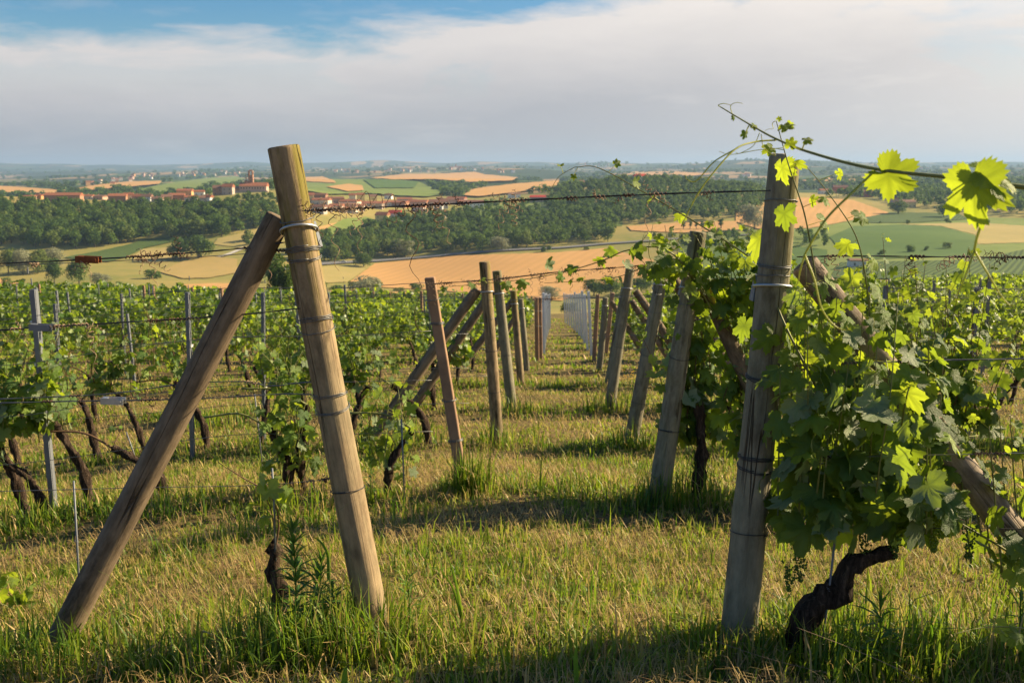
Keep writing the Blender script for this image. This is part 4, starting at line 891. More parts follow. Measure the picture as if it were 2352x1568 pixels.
post('end_post', 'sixth post right of the alley, with shiny hoop', (1375, 872), (1391, 683), 18.8, 15, 13, 'wood_grey', [(.6, 1.2, W_)], (.90, .01), ((1404, 692), (1470, 798), 12, 18.85), seed=57)
for k, (b_, t_, y_, lb) in enumerate([((1234, 834), (1232, 683), 22, 'left of two reddish posts at the alley end'), ((1242, 832), (1240, 683), 22.6, 'right of two reddish posts at the alley end'), ((1364, 832), (1373, 676), 21.8, 'reddish wooden post before the row of bright stakes'), ((1394, 790), (1407, 672), 25, 'reddish post between leaning posts')]):
    post('concrete_post', lb, b_, t_, y_, 10, 9, 'concrete', square=True, seed=60 + k)

# ------------------------------------------------------------------ metal stakes
def rail_mesh(H, mat, w=.034, name='rail'):
    m = MB(); m.box((-w * .5, 0, H / 2 - .2), (w * .45, w * .9, H + .4)); m.box((w * .5, 0, H / 2 - .2), (w * .45, w * .9, H + .4)); m.box((0, w * .46, H / 2 - .2), (w * .95, .004, H + .398))
    for k in range(int(H / .11)):
        m.box((-w * .5, -w * .48, .15 + k * .11), (w * .2, .006, .028)); m.box((w * .5, -w * .48, .2 + k * .11), (w * .2, .006, .028))
    return m.mesh(name, mat)
RAILS = {'dull': rail_mesh(1.0, MAT['dull_steel']), 'bright': rail_mesh(1.0, MAT['bright_steel'], .04)}
cm_ = MB(); cm_.box((0, -.024, 0), (.06, .012, .010)); cm_.box((.01, -.024, .012), (.05, .014, .006)); CLIP = cm_.mesh('clip', MAT['plastic'])
def stake(base, top, Y, kind, label, group=None, clips=(), thin=1.0):
    b, t = at(*base, Y), at(*top, Y)
    o = empty('metal_stake', b, label, 'stake', group); o.rotation_mode = 'QUATERNION'; o.rotation_quaternion = axis_rot(t - b)
    rl = link('rail', RAILS[kind], o); L = (t - b).length; rl.scale = (thin, thin, L)
    for c in clips: link('clip', CLIP, o, (0, 0, c * L))
    return o
stake((126, 1190), (77, 664), 6.9, 'dull', 'galvanised stake leaning at the far left with two pale clips', None, (.86, .68), 1.15)
stake((443, 1052), (430, 671), 9.4, 'dull', 'upright steel stake behind the long brace, with a black tie', None, (.68, .3), 1.1)
stake((606, 985), (604, 672), 10.0, 'dull', 'steel stake between the brace and the foreground post', None, (.5, .3), 1.0)
stake((140, 905), (126, 698), 14.0, 'dull', 'steel stake right of the clipped one at the far left', None, (.75,), 1.2)
stake((312, 900), (292, 720), 15.8, 'dull', 'steel stake among leaves left of the brace', None, (.7,))
stake((2225, 950), (2245, 660), 9.6, 'dull', 'blue grey steel stake in the right vines', None, (.5,), 1.1); stake((2010, 1000), (2035, 655), 9.2, 'dull', 'steel stake behind the right strut', None, (.6,), 1.0)
for k in range(11):
    y_ = 24.5 + 3.1 * k; f = k / 10
    u_ = 1359 - 61 * f ** .8; bx = at(u_, 800, y_).x; zg = g(bx, y_); ub, vb = uv((bx, y_, zg)); tp = (bx - .10, y_, zg + 1.62 + random.uniform(-.06, .06)); ut, vt = uv(tp)
    stake((ub, vb), (ut, vt), y_, 'bright', '%s bright stake from the front in the line right of the alley' % ORD[k], 'bright stakes right of the alley', (), 1.7)
for k in range(8):
    y_ = 25.0 + 3.1 * k; u_ = 1249 + 2.0 * k; bx = at(u_, 800, y_).x; zg = g(bx, y_); ub, vb = uv((bx, y_, zg)); ut, vt = uv((bx - .02, y_, zg + 1.55 + random.uniform(-.06, .06)))
    stake((ub, vb), (ut, vt), y_, 'bright', '%s bright stake from the front in the line left of the alley' % ORD[k], 'bright stakes left of the alley', (), 1.7)
CPOST = shaft_mesh(1.6, .05, .045, MAT['concrete'], 77, True, .2, 12, 6)
def xl(y): return -.55 + .1 * (y - 6.6) / 3.05 * 1.2 if y < 20 else .031 * y
def xr(y): return 1.0 + .1 * (y - 6.6) / 3.05 * 1.6 if y < 20 else .05 * y + .7
for k in range(3, 16):
    y_ = ROWS_Y[k]
    x_ = xl(y_) - random.uniform(2.2, 4); cnt = 0
    while x_ > -.54 * y_:
        zg = g(x_, y_); ub, vb = uv((x_, y_, zg)); ut, vt = uv((x_ + random.uniform(-.06, .03), y_, zg + random.uniform(1.45, 1.7)))
        cnt += 1
        if random.random() < .72: stake((ub, vb), (ut, vt), y_, 'dull', 'thin grey stake, %s upright from the alley in the %s left row' % (ORD[cnt - 1], ORD[k]), 'stakes of the left hand rows', (.7,) if y_ < 18 else (), 1.1)
        else: tag(link('concrete_post', CPOST, None, (x_, y_, zg)), 'reddish concrete post, %s upright from the alley in the %s left row' % (ORD[cnt - 1], ORD[k]), 'post', 'concrete posts of the left hand rows')
        x_ -= random.uniform(3.4, 5.2)
    if k < 9:
        x_ = xr(y_) + random.uniform(2.5, 4); cnt = 0
        while x_ < .54 * y_:
            zg = g(x_, y_); ub, vb = uv((x_, y_, zg)); ut, vt = uv((x_, y_, zg + 1.65))
            stake((ub, vb), (ut, vt), y_, 'dull', 'thin grey stake, %s from the alley in the %s right row' % (ORD[cnt], ORD[k]), 'stakes of the right hand rows'); cnt += 1; x_ += random.uniform(3, 4.5)

# ------------------------------------------------------------------ wires
def coil(p, size, seed, turns=2.5, n=26, down=.0):
    r = random.Random(seed); P = []; ax = Vector((r.uniform(-1, 1), r.uniform(-.3, .3), r.uniform(-.6, .3) - down)).normalized(); a = ax.orthogonal().normalized(); b = ax.cross(a)
    for k in range(n):
        f = k / (n - 1); q = f * turns * 6.28; rr = size * .22 * (1 - .4 * f)
        P.append(Vector(p) + ax * size * f * 1.2 + (a * math.cos(q) + b * math.sin(q)) * rr * min(1, f * 4) + Vector((0, 0, -down * size * f * f)))
    return P
def wire(label, pts, rad=.0016, mat='wire', knots=(), strands=2, group=None, tens=(), name='trellis_wire', seg=5):
    P = [Vector(p) for p in pts]; o = empty(name, P[0], label, 'wire', group); q = bez(P, max(24, int(sum((P[i + 1] - P[i]).length for i in range(len(P) - 1)) * (14 if seg > 4 else 5)))); q = [Vector(a) - P[0] for a in q]
    m = MB()
    for s in range(strands):
        m.tube([a + Vector((0, math.cos(k * 1.3 + s * 3.14), math.sin(k * 1.3 + s * 3.14))) * rad * (1.0 if strands > 1 else .3) for k, a in enumerate(q)], rad, seg)
    m.build('strand', MAT[mat], o, True)
    for f, size, down, sd in knots:
        c = q[min(len(q) - 1, int(f * (len(q) - 1)))]; m = MB()
        for j in range(3 if size < .05 else 4):
            m.tube(coil(c, size * 1.0 * (1 if j else .6) * (.6 + .3 * j), sd * 7 + j, 2.2 + j * .6, 22, down * (j == 2)), [.0019 * (1 - .5 * t / 21) for t in range(22)], 4)
        c2 = q[min(len(q) - 1, int(f * (len(q) - 1)) + 1)]; dv = (c2 - c).normalized() if (c2 - c).length else Vector((1, 0, 0))
        hp = [c + dv * (t * .0025) + Vector((0, math.cos(t * 1.1), math.sin(t * 1.1))) * (rad * 2 + .0022) for t in range(int(10 + size * 200))]
        m.tube(hp, .0022, 4); m.build('dry_tendril', MAT['dry' if sd % 2 else 'dry_dark'], o, True)
    for f, mt in tens:
        c = q[min(len(q) - 1, int(f * (len(q) - 1)))]; m = MB(); m.box((0, -.014, 0), (.085, .003, .024)); m.box((0, .014, 0), (.085, .003, .024)); m.box((-.030, 0, 0), (.02, .026, .022)); m.tube([(.028, -.02, 0), (.028, .02, 0)], [.008, .008], 8)
        t_ = m.build('wire_tensioner', MAT[mt], o); t_.location = c; t_.rotation_euler = (0, .04, 0)
    return o
rk = random.Random(5)
def kn(n, s0=.02, s1=.06, a=.05, b=.95): return [(rk.uniform(a, b), rk.uniform(s0, s1), rk.choice([0, 0, 1.2, 2]), rk.randrange(900)) for _ in range(n)]
wire('top wire with dry tendrils stretched across the alley between the two front posts', [at(700, 484, 3.53), at(830, 478, 3.53), at(1060, 467, 3.53), at(1300, 455, 3.5), at(1560, 444, 3.46), at(1770, 438, 3.44)], .0017, 'black_wire',
     [(.03, .03, 0, 3), (.07, .05, 1, 8), (.11, .07, 1.4, 5), (.16, .035, 0, 7), (.20, .05, 1.3, 9), (.24, .05, .6, 11), (.31, .10, 2.6, 12), (.35, .06, 1, 13), (.38, .05, .4, 4), (.44, .03, 0, 6), (.50, .05, .8, 15), (.53, .05, .3, 17), (.60, .03, 0, 18), (.66, .03, 0, 19), (.72, .03, 0, 2), (.78, .05, 2, 21), (.85, .03, 0, 23)])
X0 = -160
wire('upper foreground wire with rusty tensioner running left from the braced post', [at(658, 556, 3.62), at(560, 570, 3.66), at(380, 585, 3.66), at(160, 598, 3.66), at(X0, 612, 3.66)], .0016, 'black_wire', kn(9, .02, .05) + [(.58, .05, 1.6, 31)], 2, None, [(.745, 'rust')])
wire('second foreground wire just below the upper one, left of the braced post', [at(662, 574, 3.64), at(600, 580, 3.68), at(440, 591, 3.68), at(200, 602, 3.68), at(X0, 616, 3.68)], .0015, 'wire', kn(5, .015, .035), 1)
wire('foreground wire below the post knot with dark clamp, left side', [at(690, 708, 3.56), at(560, 722, 3.64), at(410, 733, 3.64), at(200, 745, 3.64), at(0, 758, 3.64), at(X0, 770, 3.64)], .0017, 'black_wire', kn(6, .02, .045) + [(.60, .05, 2, 41)], 2, None, [(.73, 'dull_steel')])
wire('pale middle foreground wire looping left from the braced post', [at(716, 876, 3.6), at(620, 886, 3.64), at(560, 876, 3.64), at(420, 882, 3.66), at(240, 905, 3.66), at(0, 916, 3.66), at(X0, 924, 3.66)], .0015, 'wire', kn(4, .02, .04), 2)
wire('lower middle foreground wire with steel tensioner and frayed end', [at(722, 906, 3.6), at(640, 905, 3.64), at(460, 915, 3.66), at(260, 920, 3.66), at(120, 922, 3.66), at(X0, 930, 3.66)], .0016, 'wire', [(.45, .05, .8, 51), (.52, .06, .5, 52), (.60, .04, 0, 53), (.8, .03, 1, 54)], 2, None, [(.635, 'steel')])
wire('lowest foreground wire along the grass left of the post', [at(772, 1096, 3.56), at(720, 1104, 3.6), at(650, 1110, 3.62), at(560, 1115, 3.64), at(300, 1120, 3.64), at(X0, 1132, 3.64)], .0014, 'wire', kn(4, .015, .03, .02, .3), 1)
wire('upper wire running right from the split topped post', [at(1830, 590, 3.5), at(1960, 588, 3.46), at(2160, 590, 3.46), at(2352, 592, 3.46), at(2560, 594, 3.46)], .0016, 'black_wire', [(.2, .05, 0, 61), (.42, .05, 1.5, 62), (.55, .06, 0, 63), (.72, .06, 0, 64)], 2)
wire('middle wire crossing the strut right of the split post', [at(1800, 842, 3.46), at(1900, 836, 3.36), at(2040, 831, 3.36), at(2200, 826, 3.36), at(2560, 822, 3.36)], .0016, 'wire', [(.15, .04, 0, 71), (.33, .10, 1, 73), (.58, .04, .5, 74)], 2)
wire('lower wire under the right leaves', [at(1780, 1052, 3.44), at(1900, 1050, 3.36), at(2150, 1044, 3.34), at(2352, 1040, 3.34), at(2560, 1036, 3.34)], .0015, 'wire', kn(3), 1)
wire('lowest wire below the right vine near its trunk', [at(1760, 1204, 3.42), at(1880, 1206, 3.4), at(2000, 1210, 3.4), at(2560, 1216, 3.4)], .0015, 'black_wire', kn(3), 1)
wire('second row wire sagging across the alley with barbs', [at(996, 652, 6.5), at(1150, 640, 6.5), at(1290, 624, 6.5), at(1450, 612, 6.5), at(1600, 598, 6.5)], .0022, 'black_wire', [(.02 + .062 * i, .05, 1.2 * (i % 3 == 0), 81 + i) for i in range(15)], 2)
wire('third row wire crossing the alley behind the barbed one', [at(1120, 690, 9.6), at(1300, 685, 9.6), at(1520, 676, 9.6)], .0024, 'wire', kn(4), 1)
for k in range(1, 9):
    y_ = ROWS_Y[k]
    for wi, hh in enumerate((.42, .78, 1.12, 1.45)):
        if k > 4 and hh < .5: continue
        for side in (-1, 1):
            x0_, x1_ = (xl(y_), -.60 * y_) if side < 0 else (xr(y_), .60 * y_)
            n = 5; pts = [(x0_ + (x1_ - x0_) * i / n, y_, g(x0_ + (x1_ - x0_) * i / n, y_) + hh + (.0 if i in (0, n) else random.uniform(-.015, .015))) for i in range(n + 1)]
            wire('%s thin wire above the ground along the %s row, %s of the alley' % (ORD[wi], ORD[k], 'left' if side < 0 else 'right'), pts, .0014 + .00012 * y_, 'wire', [], 1, 'trellis wires of the rows behind' if k > 1 else 'trellis wires of the second row', (), 'trellis_wire', 4)

# ------------------------------------------------------------------ leaves
def leaf_np(n_out, seed, ring=False, curl=1.0):
    r = random.Random(seed)
    key = [(0, 1.0), (10, .93), (18, .82), (25, .64), (30, .58), (36, .72), (44, .88), (54, .95), (63, .88), (72, .74), (79, .58), (85, .55), (93, .66), (104, .78), (116, .80), (130, .72), (146, .66), (160, .54), (171, .32), (180, .10)]
    ka, kr = [k[0] for k in key], [k[1] for k in key]
    sl = r.uniform(.85, 1.1); A = []
    for i in range(n_out):
        d = -180 + 360 * i / n_out
        rad = float(np.interp(abs(d), ka, kr)); rad *= (1 + (.075 if i % 2 else -.065)) * r.uniform(.96, 1.04)
        A.append((math.radians(d), rad))
    def zf(x, y): return curl * (-.22 * (y - .1) ** 2 - .10 * abs(x) + .16 * x * x * s1 + .05 * math.sin(5 * x + s2) * (x * x + y * y) + .04 * math.sin(7 * y + s3))
    s1, s2, s3 = r.uniform(-1.3, 1.3), r.uniform(0, 6), r.uniform(0, 6)
    V = [(0, .02, 0)]; T = []; vein = [1.0]
    rings = [.5, 1.0] if ring else [1.0]
    for f in rings:
        for i, (a, rad) in enumerate(A):
            x, y = math.sin(a) * rad * f * sl, math.cos(a) * rad * f
            V.append((x, y, zf(x, y)))
            deg = math.degrees(a); near = min(abs(abs(deg) - k) for k in (0, 52, 112))
            vein.append(max(0, 1 - near / 9) * (.9 if f < 1 else .5))
    n = n_out
    for i in range(n): T.append((0, 1 + (i + 1) % n, 1 + i))
    if ring:
        for i in range(n):
            a, b, c, d = 1 + i, 1 + (i + 1) % n, 1 + n + (i + 1) % n, 1 + n + i
            T += [(a, b, c), (a, c, d)]
    V = np.array(V) + np.array([0, .14, 0])
    return V, np.array(T), np.array(vein)
def leaf_mesh(n, seed, mat, ring=False, curl=1.0):
    V, T, ve = leaf_np(n, seed, ring, curl)
    return mesh_np('leaf', V, [T], {'vein': ('POINT', ve), 'tint': ('POINT', np.zeros(len(V)))}, True, [MAT[mat]])
LEAF = {'leaf': [leaf_mesh(48, s, 'leaf', True, random.uniform(.7, 1.9)) for s in range(7)], 'young': [leaf_mesh(48, s + 20, 'leaf_young', True, random.uniform(.9, 2.2)) for s in range(5)],
        'mid': [leaf_mesh(36, s + 40, 'leaf', False, random.uniform(.8, 1.8)) for s in range(6)], 'mid_young': [leaf_mesh(36, s + 60, 'leaf_young', False, random.uniform(.8, 1.8)) for s in range(4)],
        'fine': [leaf_mesh(72, s + 80, 'leaf_young', True, 1.3) for s in range(3)]}
LOW = [leaf_np(18, s + 99, False, 1.5) for s in range(6)]
def leaf_basis(tip, normal, s, roll=0.0):
    y = Vector(tip).normalized(); n = Vector(normal); n = (n - y * n.dot(y)); n = n.normalized() if n.length > 1e-4 else y.orthogonal().normalized()
    x = y.cross(n)
    return Matrix(((x.x, y.x, n.x), (x.y, y.y, n.y), (x.z, y.z, n.z))) * s
def place_leaf(parent, kind, p, tip, normal, s):
    o = link('leaf', random.choice(LEAF[kind]), parent); o.matrix_basis = Matrix.Translation(p) @ leaf_basis(tip, normal, s).to_4x4(); return o
class Vine:
    """one plant: trunk, canes, leaves (own objects when near, one foliage part when far)"""
    def __init__(s, base, label, group, near=True, kinds=('leaf', 'young'), cap=300, name='grapevine'):
        s.base = Vector(base); s.o = empty(name, base, label, 'grapevine', group); s.near = near; s.kinds = kinds; s.left = cap
        s.cmat = 'cane'; s.cane = MB(); s.ten = MB(); s.pet = MB(); s.stuff = []
    def trunk(s, pts, rad, tp=.55):
        q = bez([Vector(p) - s.base for p in pts], 26); n = len(q); m = MB(); r = np.random.default_rng(int(abs(s.base.x * 997 + s.base.y * 13)) + 1)
        seg = 12; a = np.arange(seg) * 6.2832 / seg
        wob = [1 + .16 * np.sin(2 * a + i * .5) + .14 * np.sin(3 * a - i * .9) + r.normal(size=seg) * .10 for i in range(n)]
        rr = [rad * (1.3 - tp * i / n) * (1 + .13 * math.sin(i * 1.15 + r.uniform(0, 1)) + .10 * math.sin(i * 2.7)) for i in range(n)]
        m.tube(q, rr, seg, True, wob); m.build('trunk', MAT['bark'], s.o, True)
    def leaf(s, p, tip, normal, size, young):
        k = s.kinds[1] if young else s.kinds[0]; p = p - s.base
        if s.near and s.left > 0: place_leaf(s.o, k, p, tip, normal, size); s.left -= 1
        else: s.stuff.append((p, leaf_basis(tip, normal, size), random.random(), young))
    def shoot(s, pts, r0=.0038, r1=.0012, every=.075, size=.062, young=.25, face=None, skip=.12, start=.05, petiole=.055, curl_tip=True):
        P = bez([Vector(p) for p in pts], (10 if s.near else 5) * max(1, len(pts) - 1)); n = len(P)
        cm = MB() if s.near else s.cane
        cm.tube([p - s.base for p in P], [r0 + (r1 - r0) * i / n for i in range(n)], 5)
        if s.near: cm.build('cane', MAT[s.cmat], s.o, True)
        d = 0; nxt = start; tot = sum((P[i + 1] - P[i]).length for i in range(n - 1)); sd = random.choice((-1, 1))
        for i in range(n - 1):
            seg = (P[i + 1] - P[i]); L = seg.length
            while d + L >= nxt:
                p = P[i] + seg * ((nxt - d) / max(L, 1e-6)); f = nxt / tot; nxt += every * random.uniform(.75, 1.3); sd = -sd
                if random.random() < skip: continue
                t = seg.normalized(); out = Vector((random.gauss(0, .7) + .2 * sd, random.gauss(-.25, .7) if face is None else face[1] + random.gauss(0, .5), random.gauss(.1, .3)))
                if face: out.x += face[0]
                out -= t * out.dot(t) * .5; out = out.normalized()
                q = p + out * petiole * random.uniform(.6, 1.3) + Vector((0, 0, .01))
                s.pet.tube([p - s.base, q - s.base], [.0013, .0009], 3, False)
                sz = size * (1 - .62 * max(0, (f - .45) / .55)) * random.uniform(.72, 1.2)
                tip = out * .6 + Vector((random.gauss(0, .3), random.gauss(0, .3), -.75 + random.gauss(0, .35)))
                nm = Vector((random.gauss(.22, .65), random.gauss(-.3, .65), .7)) + out * .5
                if random.random() < .2: nm = -nm
                s.leaf(q, tip, nm, sz, random.random() < young + max(0, f - .7) * 1.4)
            d += L
        if curl_tip and random.random() < .5:
            c = coil(P[-1] - s.base, random.uniform(.03, .08), random.randrange(9999), 1.4, 14); s.ten.tube(c, [.0012 * (1 - .6 * k / 13) for k in range(14)], 4)
    def grapes(s, p, size=.11, n=70):
        m = MB(); p = Vector(p) - s.base
        oct_ = np.array([(1, 0, 0), (-1, 0, 0), (0, 1, 0), (0, -1, 0), (0, 0, 1), (0, 0, -1)], float); of = [(0, 2, 4), (2, 1, 4), (1, 3, 4), (3, 0, 4), (2, 0, 5), (1, 2, 5), (3, 1, 5), (0, 3, 5)]
        for _ in range(n):
            f = random.random() ** .8; rr = size * .30 * (1 - .75 * f) * random.uniform(.3, 1); a = random.uniform(0, 6.28)
            m.add(oct_ * random.uniform(.0042, .0062) + np.array((p.x + rr * math.cos(a), p.y + rr * math.sin(a), p.z - size * f)), t=of)
        m.tube([p + Vector((0, 0, .03)), p - Vector((0, 0, size * .9))], [.0014, .0006], 4)
        me = m.mesh('grape_cluster', MAT['grape'], True, {'tint': ('POINT', np.zeros(m.n)), 'vein': ('POINT', np.zeros(m.n))}); link('grape_cluster', me, s.o)
    def finish(s, cane='cane', foliage_name='foliage'):
        if s.cane.n: s.cane.build('cane', MAT[cane], s.o, True)
        if s.pet.n: s.pet.build('petioles', MAT['tendril'], s.o, True)['kind'] = 'stuff'
        if s.ten.n: s.ten.build('tendrils', MAT['tendril'], s.o, True)['kind'] = 'stuff'
        if s.stuff:
            Vs, Ts, ti, ve, mi, n0 = [], [], [], [], [], 0
            for p, B, t, yg in s.stuff:
                V, T, v = LOW[random.randrange(6)]
                Vs.append(V @ np.array(B).T + np.array(p)); Ts.append(T + n0); n0 += len(V); ti.append(np.full(len(V), t)); ve.append(v * .6); mi.append(np.full(len(T), int(yg)))
            me = mesh_np(foliage_name, np.vstack(Vs), [np.vstack(Ts)], {'tint': ('POINT', np.concatenate(ti)), 'vein': ('POINT', np.concatenate(ve))}, True, [MAT['leaf'], MAT['leaf_young']], np.concatenate(mi))
            link(foliage_name, me, s.o)['kind'] = 'stuff'
        return s.o

# ------------------------------------------------------------------ front right vine, the leafy one
RX = dict(kinds=('leaf', 'young'))
v1 = Vine(hit(1838, 1500, 2, 6), 'leafy vine with a black gnarled trunk beside the split topped post', None, True, cap=299)
Y1 = 3.42
b0 = v1.base
v1.trunk([b0 + Vector((-.01, .02, -.08)), at(1838, 1440, Y1), at(1872, 1392, Y1), at(1925, 1352, Y1), at(1952, 1300, Y1 - .02), at(2002, 1280, Y1 - .03), at(2050, 1268, Y1 - .03)], .047, .92)
m = MB(); m.tube([at(1985, 1285, Y1) - b0, at(1990, 1262, Y1) - b0], [.011, .008], 6); m.tube([at(2010, 1280, Y1) - b0, at(2000, 1266, Y1) - b0], [.014, .009], 6); m.build('spur', MAT['bark'], v1.o, True)
for k in range(26):
    ub = 1790 + 14.5 * k + random.uniform(-12, 12); y0_ = Y1 + random.uniform(-.10, .24)
    up = random.uniform(600, 780) if ub < 2010 else random.uniform(740, 930)
    drift = random.uniform(-40, 70)
    v1.shoot([at(ub, 1215 + random.uniform(-50, 30), y0_), at(ub + drift * .3, 1060, y0_ + random.uniform(-.1, .1)), at(ub + drift * .7, 900, y0_ + random.uniform(-.14, .1)), at(ub + drift, up, y0_ + random.uniform(-.18, .12))], .0042, .0014, .072, .088, .16, (0, -.3), .05)
# shoots above the canopy around the post
v1.shoot([at(1895, 800, 3.36), at(1874, 640, 3.34), at(1850, 500, 3.33), at(1818, 400, 3.33), at(1800, 340, 3.34), at(1783, 278, 3.35)], .0036, .0014, .085, .05, .75, (0, -.4), .1)
v1.shoot([at(2000, 760, 3.38), at(1990, 650, 3.36), at(1965, 540, 3.36), at(1900, 440, 3.36), at(1850, 380, 3.36)], .0034, .0012, .075, .055, .8, (0, -.4), .05)
v1.shoot([at(1880, 900, 3.36), at(1800, 740, 3.4), at(1762, 640, 3.62), at(1720, 590, 3.75), at(1600, 512, 3.85), at(1480, 442, 3.9), at(1375, 386, 3.92), at(1320, 384, 3.92)], .0048, .0014, .11, .05, .7, (0, -.4), .1, .45)
v1.shoot([at(1320, 384, 3.92), at(1285, 405, 3.92), at(1262, 440, 3.92)], .0014, .0008, .5, .02, 1, None, .1)
for (u_, v_, tx, tz, sz, y_) in ((1795, 400, .12, -1, .052, 3.38), (1800, 505, .05, -1, .055, 3.38), (1745, 560, -.3, -.8, .075, 3.6), (1770, 790, -.7, -.5, .06, 3.42), (1710, 760, -.3, -.9, .06, 3.7)):
    p = at(u_, v_, y_); v1.leaf(p + Vector((0, 0, .03)), Vector((tx, -.15, tz)), Vector((random.choice((-1.1, .9)), -.55, random.uniform(-.2, .7))), sz * 1.15, u_ in (1795, 1745))
for u_, v_ in ((1950, 1120), (1840, 1255), (1990, 1215), (2060, 1190), (2150, 1180), (2110, 1120), (1815, 1290), (2230, 1200)): v1.grapes(at(u_, v_, 3.36 + random.uniform(-.03, .06)), random.uniform(.10, .15), 90)
v1.finish()
v2 = Vine((2.35, 3.5, g(2.35, 3.5)), 'vine reaching in from the right edge below the strut', None, True, cap=150)
v2.trunk([v2.base + Vector((0, 0, -.05)), v2.base + Vector((.05, 0, .3)), v2.base + Vector((.12, 0, .62))], .04)
v2.shoot([at(2352, 1290, 3.4), at(2290, 1250, 3.38), at(2230, 1215, 3.38), at(2170, 1180, 3.4)], .005, .003, .10, .06, .2, (0, -.3), .2)
for k in range(11):
    ub = 2200 + 24 * k; y0_ = 3.45 + random.uniform(-.1, .15)
    v2.shoot([at(ub + 30, 1230 + random.uniform(-60, 90), y0_), at(ub + 10, 1110, y0_), at(ub, random.uniform(930, 1040), y0_)], .004, .0015, .08, .062, .2, (0, -.3), .1)
v2.shoot([at(2400, 1450, 3.2), at(2330, 1440, 3.1), at(2260, 1440, 3.05), at(2190, 1455, 3.0)], .003, .001, .06, .055, .8, (0, -.4), .0)
v2.finish()
# neighbours of that row beyond the frame: they shade the foreground
for k in range(4):
    x_ = 3.1 + .95 * k; vb_ = Vine((x_, 3.5, g(x_, 3.5)), 'front row vine standing beyond the right edge', 'front row vines beyond the right edge', False)
    vb_.trunk([vb_.base, vb_.base + Vector((.05, 0, .35)), vb_.base + Vector((.1, 0, .7))], .04)
    for j in range(13):
        a = vb_.base + Vector((random.uniform(-.5, .5), random.uniform(-.12, .12), .5)); vb_.shoot([a, a + Vector((0, 0, .5)), a + Vector((random.uniform(-.2, .2), random.uniform(-.15, .15), random.uniform(.8, 1.2)))], every=.06, size=.09)
    vb_.finish()
# ------------------------------------------------------------------ row vines
def row_vine(x, y, label, group, near, dens, hmax, size=.058, kinds=('mid', 'mid_young'), young=.2, trunk_h=.62, lean=None, low=False, cap=120):
    z = g(x, y); V = Vine((x, y, z), label, group, near, kinds, cap); b = V.base; V.cmat = 'brown_cane' if random.random() < .4 else 'cane'
    le = random.uniform(-.22, .22) if lean is None else lean
    pts = [b + Vector((0, 0, -.06)), b + Vector((le * .25 + random.uniform(-.03, .03), random.uniform(-.03, .03), trunk_h * .4)), b + Vector((le * .8, random.uniform(-.04, .04), trunk_h * .8)), b + Vector((le * 1.25, 0, trunk_h))]
    V.trunk(pts, random.uniform(.021, .031)); top = pts[-1]
    arm = random.choice((-1, 1))
    e = top + Vector((arm * .45, 0, random.uniform(.02, .12)))
    V.cane.tube([p - b for p in bez([top, top + Vector((arm * .2, .02, .10)), e], 10)], .008, 5)
    for k in range(dens):
        s_ = top.lerp(e, random.uniform(-.4, 1.15)); s_.z += random.uniform(-.08, .05)
        if low: s_ = b + Vector((random.uniform(-.15, .15), random.uniform(-.1, .1), random.uniform(.05, .5)))
        h = random.uniform(.45, 1.0) * (hmax - trunk_h if not low else hmax); dr = random.uniform(-.28, .28)
        V.shoot([s_, s_ + Vector((dr * .3, random.uniform(-.1, .1), h * .5)), s_ + Vector((dr, random.uniform(-.16, .16), h))], .0036 + y * 6e-5, .0012 + y * 6e-5, .074, size, young, None, .1)
    V.finish(V.cmat); return V
def px_x(u, y): return at(u, 900, y).x
# right hand rows
for k, x_ in enumerate((1.62, 2.15, 2.85, 3.6, 4.35)):
    row_vine(x_, 6.6, ['leafy vine right behind the second right post', 'dense vine behind the split topped post', 'dense vine behind the right strut', 'vine of the second row near the right edge', 'second row vine at the right edge'][k], 'second row vines on the right', True, 24 if k < 2 else 20, 1.8, .086, ('leaf', 'young') if k < 2 else ('mid', 'mid_young'), .34, .34 if k < 2 else .5, cap=290)
for k in range(6): row_vine(2.25 + k * .85, 9.75, ['third row vine right of the alley', 'third row vine hidden by bright leaves', 'third row vine behind the right post', 'third row vine beside the blue grey stake', 'third row vine with yellowing leaves', 'third row vine near the right edge'][k], 'third row vines on the right', True, 15, 1.7, .078, ('mid', 'mid_young'), .32, cap=150)
for kk in range(3, 6):
    y_ = ROWS_Y[kk]; x_ = xr(y_) + 1.05; cnt = 0
    while x_ < .56 * y_:
        cnt += 1; row_vine(x_, y_, '%s vine from the alley in the %s row on the right' % (ORD[cnt - 1], ORD[kk]), 'rear vines right of the alley', False, 13, 1.6, .078, young=.35); x_ += random.uniform(.9, 1.15)
# overhanging canes of the second right row
vo = Vine((1.25, 6.5, g(1.25, 6.5)), 'long arching canes reaching over the alley from the second right post', None, True, ('leaf', 'young'), 290)
vo.trunk([vo.base + Vector((0, 0, -.05)), vo.base + Vector((.03, 0, .35)), vo.base + Vector((.0, 0, .7))], .035)
vo.shoot([at(1640, 720, 6.4), at(1580, 620, 6.3), at(1520, 570, 6.25), at(1440, 575, 6.25), at(1380, 600, 6.3), at(1280, 628, 6.35), at(1176, 645, 6.4), at(1010, 660, 6.45)], .006, .0016, .095, .075, .5, (0, -.3), .12)
vo.shoot([at(1640, 700, 6.4), at(1560, 600, 6.3), at(1490, 610, 6.3), at(1400, 640, 6.3), at(1250, 650, 6.35)], .005, .0015, .095, .075, .45, (0, -.3), .12)
for k in range(18):
    u_ = 1640 + 10 * k; vo.shoot([at(u_ + 40, 760, 6.45), at(u_, 640, 6.35), at(u_ - 20 + random.uniform(-40, 40), random.uniform(500, 600), 6.3)], .0045, .0015, .075, .082, .5, (0, -.3), .08)
